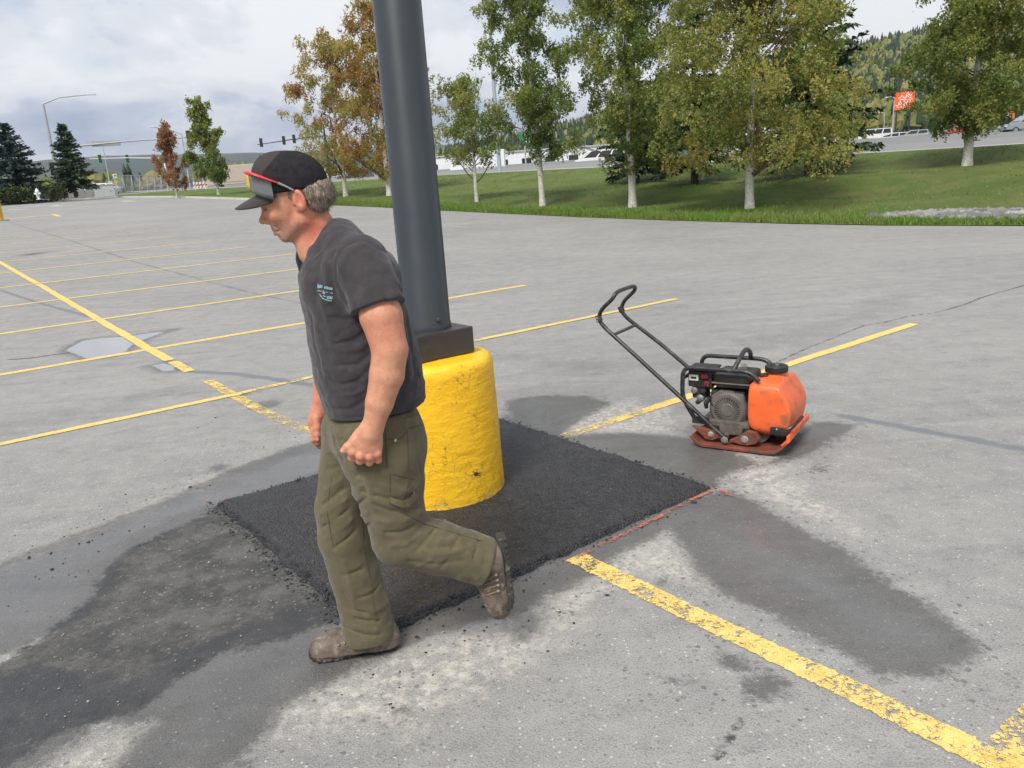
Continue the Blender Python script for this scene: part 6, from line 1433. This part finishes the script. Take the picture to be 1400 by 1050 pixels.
m.b.inputs['Subsurface Radius'].default_value = (.012, .004, .002)
body.data.materials.append(m.m)

def cloth_mat(name, c1, c2, c3, rough=.9, weave=900, bstr=.25, dust=None):
    m = NT(name)
    c = m.mix(m.lin(m.noise(6, 6, .6), .3, .7, 0, 1), c1, c2); c = m.mix(m.ss(m.noise(38, 5, .7), .45, .7, 0, .5), c, c3)
    if dust: c = m.mix(m.ss(m.noise(11, 8, .7), .54, .70, 0, dust[1]), c, dust[0])
    h = m.math('ADD', m.noise(weave, 2), m.math('MULTIPLY', m.noise(70, 5, .6), 1.2))
    wr = m.ridged(9, 4, m.mapped((1, 1, 1.9), (0, R(18), 0)))
    m.set(col=c, rough=rough, spec=.2, sheen=.15, nor=m.bump(h, bstr, .003, m.bump(wr, .5, .007))); return m.m
Mshirt = cloth_mat('charcoal_cotton', (.034, .031, .034), (.047, .043, .046), (.066, .060, .061))
Mtr = cloth_mat('olive_canvas', (.088, .074, .041), (.116, .098, .057), (.140, .118, .074), dust=((.20, .172, .12), .5))
V, F = snet(shirt_ff, *bounds(px([(395, 285, .3), (600, 600, .32), (600, 600, -.3), (395, 285, -.3)]), .03), .0037)
shirt = mesh('t_shirt', V, F, Mshirt, man, True)
V, F = snet(trouser_ff, *bounds(px([(415, 540, .28), (710, 900, .28), (415, 900, -.28), (600, 540, -.28)]), .03), .0037)
trous = mesh('trousers', V, F, Mtr, man, True)
mb_ = NT('boot_leather')
c = mb_.mix(mb_.ss(mb_.noise(14, 7, .7), .36, .64), (.075, .054, .042), (.155, .118, .090)); c = mb_.mix(mb_.ss(mb_.noise(30, 8, .75), .52, .66, 0, .85), c, (.29, .25, .195))
mb_.set(col=c, rough=mb_.lin(mb_.noise(25, 5), .3, .7, .4, .8), nor=mb_.bump(mb_.noise(90, 5, .65), .4, .004))
Msole = simple('boot_rubber', (.035, .032, .030), .7, var=.4, nscale=25, dirt=((.19, .165, .13), .9), dscale=24, bump=.3)
Mlace = simple('boot_lace', (.16, .125, .095), .85, var=.3, nscale=80)
Meye = simple('brass_eyelet', (.42, .36, .26), .35, .9)
for nm, bf, sf, bb_ in (('near', boot_near_f, sole_near, ((630, 720, .2), (725, 870, .02))), ('far', boot_far_f, sole_far, ((405, 820, 0.02), (570, 925, -.2)))):
    lo, hi = bounds(px([bb_[0], bb_[1], (bb_[0][0], bb_[1][1], bb_[0][2]), (bb_[1][0], bb_[0][1], bb_[1][2])]), .035)
    V, F = snet(boot_noise(bf), lo, hi, .003); bt = mesh('boot', V, F, mb_.m, man, True)
    V, F = snet(sf, lo, hi, .003); mesh('sole', V, F, Msole, bt, True)
    lb_ = MB()
    LC = ([(664, 792), (663, 799), (663, 806), (664, 814)], [(678, 786), (680, 793), (681, 800), (681, 808)]) if nm == 'near' else ([(456, 872), (463, 869), (470, 866), (478, 862)], [(463, 882), (471, 879), (479, 876), (488, 872)])
    for a, b in zip(*LC):
        A_ = march(bf, *a); B_ = march(bf, *b)
        if A_ is None or B_ is None: continue
        mid_ = (A_ + B_) / 2 + np.array([.0, .006, .003]); MB().tube([A_, mid_, B_], .0036, 6).build('lace', Mlace, bt, True)
        MB().lathe(B_ + np.array([0, .002, .001]), [(.0045, -.002), (.005, .002), (.003, .004)], 8, axis=(0, 1, .3)).build('eyelet', Meye, bt, True)
# cap
V, F = snet(crown_f, *bounds(px([(330, 195, .11), (460, 285, .11), (330, 195, -.11), (460, 285, -.11)]), .02), .0028)
cap = mesh('cap', V, F, None, man, True)
m = NT('cap_cloth'); cc = m.attr('cap', 'Color'); cc = m.mix(m.lin(m.noise(60, 5, .6), .3, .7, 0, .4), cc, (.05, .045, .045)); m.set(col=cc, rough=.95, spec=.15, nor=m.bump(m.noise(600, 2), .3, .002)); Mcap = m.m
# front panel is faded brown-grey, the rest black: boundary along the front seam
but, sa = q_(384, 209), q_(371, 264)
fx = np.interp(V[:, 2], [sa[2], (sa[2] + but[2]) / 2, but[2]], [sa[0], sa[0] + .012, but[0]]); fm = S(V[:, 0] - fx, -.0015, .0015)[:, None]
C = np.array([.014, .013, .016]) * (1 - fm) + np.array([.052, .043, .040]) * fm
ca = cap.data.color_attributes.new('cap', 'FLOAT_COLOR', 'POINT'); ca.data.foreach_set('color', np.column_stack([C, np.ones(len(C))]).astype(f32).ravel()); cap.data.materials.append(Mcap)
# brim: curved plate
nuB, nvB = 29, 11; A0 = q_(352, 264); T0 = q_(321.5, 284.5); top = []; bot = []
dv = T0 - A0
for i in range(nuB):
    u_ = -1 + 2 * i / (nuB - 1); ul = math.sin(u_ * R(86))
    for j in range(nvB):
        s_ = j / (nvB - 1); l = .080 * ul * (1 - .10 * s_)
        back = -.050 * (1 - math.sqrt(max(0, 1 - ul * ul))) * 1.1
        ln = math.sqrt(max(0, 1 - abs(ul) ** 2.4)); p = A0 + dv * s_ * ln + np.array([back - .012 * (1 - s_), l, 0]); p[2] += -.024 * ul * ul * (.35 + .65 * s_) + .010 * s_ * (1 - s_)
        top.append(p)
top = np.array(top); bot = top + np.array([.0006, 0, -.0042]); nB = nuB * nvB; I = np.arange(nB).reshape(nuB, nvB)
F = [(I[i, j], I[i + 1, j], I[i + 1, j + 1], I[i, j + 1]) for i in range(nuB - 1) for j in range(nvB - 1)]
Fb = [(a + nB, d + nB, c + nB, b + nB) for a, b, c, d in F]; rim = [I[i, nvB - 1] for i in range(nuB)]
Fr = [(rim[i], rim[i + 1], rim[i + 1] + nB, rim[i] + nB) for i in range(nuB - 1)]
Fr += [(I[0, j], I[0, j + 1], I[0, j + 1] + nB, I[0, j] + nB) for j in range(nvB - 1)] + [(I[-1, j + 1], I[-1, j], I[-1, j] + nB, I[-1, j + 1] + nB) for j in range(nvB - 1)]
mesh('brim', np.concatenate([top, bot]), [tuple(int(k) for k in f) for f in F + Fb + Fr], cloth_mat('brim_cloth', (.040, .034, .033), (.052, .045, .043), (.065, .055, .052), .95), cap, True)
# hair: base volume and loose strands
V, F = snet(hair_f, *bounds(px([(370, 235, .1), (470, 300, .1), (370, 235, -.1), (470, 300, -.1)]), .02), .0028)
m = NT('grey_brown_hair'); st = m.noise(260, 4, .6, vec=m.mapped((1, 1, .12), (0, R(-25), 0)))
m.set(col=m.ramp(st, [(.3, (.060, .043, .032)), (.5, (.175, .132, .098)), (.68, (.36, .30, .235))]), rough=.6, nor=m.bump(st, .6, .004))
hair = mesh('hair', V, F, m.m, man, True)
rg = np.random.default_rng(5); me = hair.data; nrmv = np.zeros(len(V) * 3, f32); me.vertices.foreach_get('normal', nrmv); nrmv = nrmv.reshape(-1, 3)
pick = rg.choice(len(V), 2600); SV = []
for k in pick:
    p = V[k]; n_ = nrmv[k]; dn = np.array([-.45, 0, -1.]) + rg.normal(0, .25, 3); dn -= n_ * (dn @ n_) * .75; dn /= np.linalg.norm(dn); L_ = rg.uniform(.008, .020); sd_ = np.cross(dn, n_) * .0006
    SV += [p - sd_ + n_ * .0005, p + sd_ + n_ * .0005, p + dn * L_ + n_ * rg.uniform(.001, .005)]
mesh('hair_strands', SV, np.arange(len(SV)).reshape(-1, 3), m.m, hair)
# shirt print, trouser seams and fittings, drawn on the cloth surface
def on(fn, L): return [q for q in (march(fn, *p) for p in L) if q is not None]
mp_ = MB()
def script(x0, y0, x1, y1, n, hgt, sd):
    r_ = np.random.default_rng(sd); out = []
    for k in range(n * 6):
        t = k / (n * 6); a = 2 * math.pi * k / 6; hh = hgt * (.55 + .9 * r_.random()); out.append((x0 + (x1 - x0) * t + .9 * math.sin(a), y0 + (y1 - y0) * t + hh * math.cos(a) * .5))
    return out
for L in (script(434, 391, 441, 392, 4, 4.6, 1), script(443, 392.5, 455, 395.5, 6, 3.4, 2), [(434, 397.5), (440, 398)], [(446, 399.5), (455, 401)], script(441, 399, 445, 401, 2, 4.5, 3), [(442, 404), (445, 406)], script(447, 406, 455, 408, 4, 4, 4), [(437, 402), (441, 408), (449, 411), (454, 411.5)]):
    Q = on(shirt_ff, L)
    if len(Q) > 1: mp_.tube([p + np.array([0, .0008, 0]) for p in Q], .0008, 5)
mp_.build('chest_print', simple('pale_blue_print', (.35, .55, .62), .8, var=.1), shirt, True)
sm = MB()
def seam(fn, L, r=.0016):
    dst = MB()
    D = []
    for a, b in zip(L[:-1], L[1:]): D += [(a[0] + (b[0] - a[0]) * t, a[1] + (b[1] - a[1]) * t) for t in (0, .25, .5, .75)]
    Q = on(fn, D + [L[-1]])
    run = [Q[0]] if Q else []
    for p in Q[1:]:
        if np.linalg.norm(p - run[-1]) > .05: 
            if len(run) > 1: dst.tube(run, r, 5)
            run = [p]
        else: run.append(p)
    if len(run) > 1: dst.tube(run, r, 5)
    if dst.v: dst.build('seam', Mseam, trous, True)
Mseam = cloth_mat('olive_seam', (.060, .052, .030), (.070, .060, .036), (.08, .07, .045))
for L in ([(557, 588), (558, 630), (559, 660), (548, 690)], [(533, 648), (548, 651), (566, 655)], [(533, 648), (533, 690)], [(527, 585), (528, 610), (529, 640)], [(529, 600), (548, 600), (557, 590)], [(560, 586), (578, 580)], [(548, 700), (580, 716), (620, 728), (660, 740)], [(494, 700), (497, 750), (508, 800), (514, 850)], [(455, 640), (447, 700), (455, 745)], [(552, 572), (566, 568), (580, 560)]): seam(trouser_ff, L)
lp_ = MB()
Q = [march(trouser_ff, *p) for p in ((533, 683), (541, 685), (550, 687), (559, 686), (565, 678), (567, 668))]
Q = [p + np.array([0, k, 0]) for p, k in zip(Q, (.002, .010, .013, .012, .010, .003)) if p is not None]
up_ = np.array([0, 0, .011]); VV = [p + s * up_ + np.array([0, o, 0]) for p in Q for s, o in ((-1, 0), (1, 0), (1, .003), (-1, .003))]
lp_.add(VV, [tuple(4 * i + a for a in (j, (j + 1) % 4)) + tuple(4 * (i + 1) + a for a in ((j + 1) % 4, j)) for i in range(len(Q) - 1) for j in range(4)])
lp_.build('hammer_loop', Mtr, trous, False)
rp_ = march(trouser_ff, 540, 602); MB().lathe(rp_, [(.0055, -.002), (.006, .002), (.003, .0045)], 12, axis=(0, 1, .1)).build('rivet', simple('steel_rivet', (.55, .5, .42), .3, .9), trous, True)
# ---- sunglasses pushed up on the cap
sg = empty('sunglasses', (MO[0], MO[1], 0), TH); tag(sg, 'red framed wraparound sunglasses with yellow lens perched on the cap brim', 'sunglasses')
Mredf = simple('red_frame', (.62, .035, .045), .3, var=.1); Mgrey = simple('clear_grey_tip', (.30, .29, .28), .3, var=.1)
for s_ in (1, -1):
    c0 = [(339, 235.5), (349, 239), (364, 244.5), (380, 250)]
    pts = [q_(x, y, s_ * l) for (x, y), l in zip(c0, (.074, .086, .093, .095))]
    tp = MB().tube(pts, [.0075, .0085, .0065, .0035], 10, flat=.45).build('temple', Mredf, sg, True)
    MB().tube([pts[-1]] + [q_(x, y, s_ * l) for x, y, l in ((390, 254.5, .092), (401, 260, .088))], [.0035, .003, .0028], 8).build('temple_tip', Mgrey, tp, True)
lens = []; top = []; kL = 25; m = NT('yellow_mirror_lens')
m.set(col=m.mix(m.noise(8, 3), (.85, .42, .02), (.9, .62, .06)), rough=.12, metal=.35, alpha=1.)
m2 = NT('clear_lens'); m2.set(col=(.20, .21, .22), rough=.10, alpha=.62)
def lens_pt(u_, v_):                      # u -1..1 around the front, v 0..1 downwards
    l = .088 * math.sin(u_ * R(84)); fr = .080 * (1 - math.cos(u_ * R(84)))
    p = q_(336, 235) * (1 - v_) + q_(341, 262) * v_; return p + np.array([-fr + .004, l, -fr * .36])
def lens_mesh(name, us, vs, mat, th):
    V = [lens_pt(u_, v_) for u_ in us for v_ in vs]; V2 = [p + np.array([-th, 0, 0]) for p in V]; n1, n2 = len(us), len(vs); k = n1 * n2
    F = [(i * n2 + j, (i + 1) * n2 + j, (i + 1) * n2 + j + 1, i * n2 + j + 1) for i in range(n1 - 1) for j in range(n2 - 1)]
    Fb = [(d + k, c + k, b + k, a + k) for a, b, c, d in F]
    ed_ = [(i * n2, (i + 1) * n2) for i in range(n1 - 1)] + [((i + 1) * n2 + n2 - 1, i * n2 + n2 - 1) for i in range(n1 - 1)] + [(j + 1, j) for j in range(n2 - 1)] + [((n1 - 1) * n2 + j, (n1 - 1) * n2 + j + 1) for j in range(n2 - 1)]
    return mesh(name, V + V2, F + Fb + [(b, a, a + k, b + k) for a, b in ed_], mat, sg, True)
lens_mesh('lens', np.linspace(-.92, .42, 14), np.linspace(.05, .8, 5), m.m, .0016); lens_mesh('lens', np.linspace(.42, 1.06, 10), np.linspace(.05, 1, 5), m2.m, .0016)
MB().tube([lens_pt(u_, 0.) for u_ in np.linspace(-.9, .9, 21)], .0042, 8).build('frame', Mredf, sg, True)
# ================================================================== HAZE
hz = MB().box((0, 2200, 210), (9000, 9400, 436)).build('haze', None); tag(hz, 'thin pale air softening the far hills', 'haze', kind='stuff')
hm = bpy.data.materials.new('air'); hm.use_nodes = True; hm.node_tree.nodes.clear()
vo = hm.node_tree.nodes.new('ShaderNodeVolumePrincipled'); ou = hm.node_tree.nodes.new('ShaderNodeOutputMaterial'); hm.node_tree.links.new(vo.outputs[0], ou.inputs['Volume'])
vo.inputs['Color'].default_value = (.82, .88, .97, 1); vo.inputs['Density'].default_value = .00013; vo.inputs['Anisotropy'].default_value = .2
hz.data.materials.append(hm)
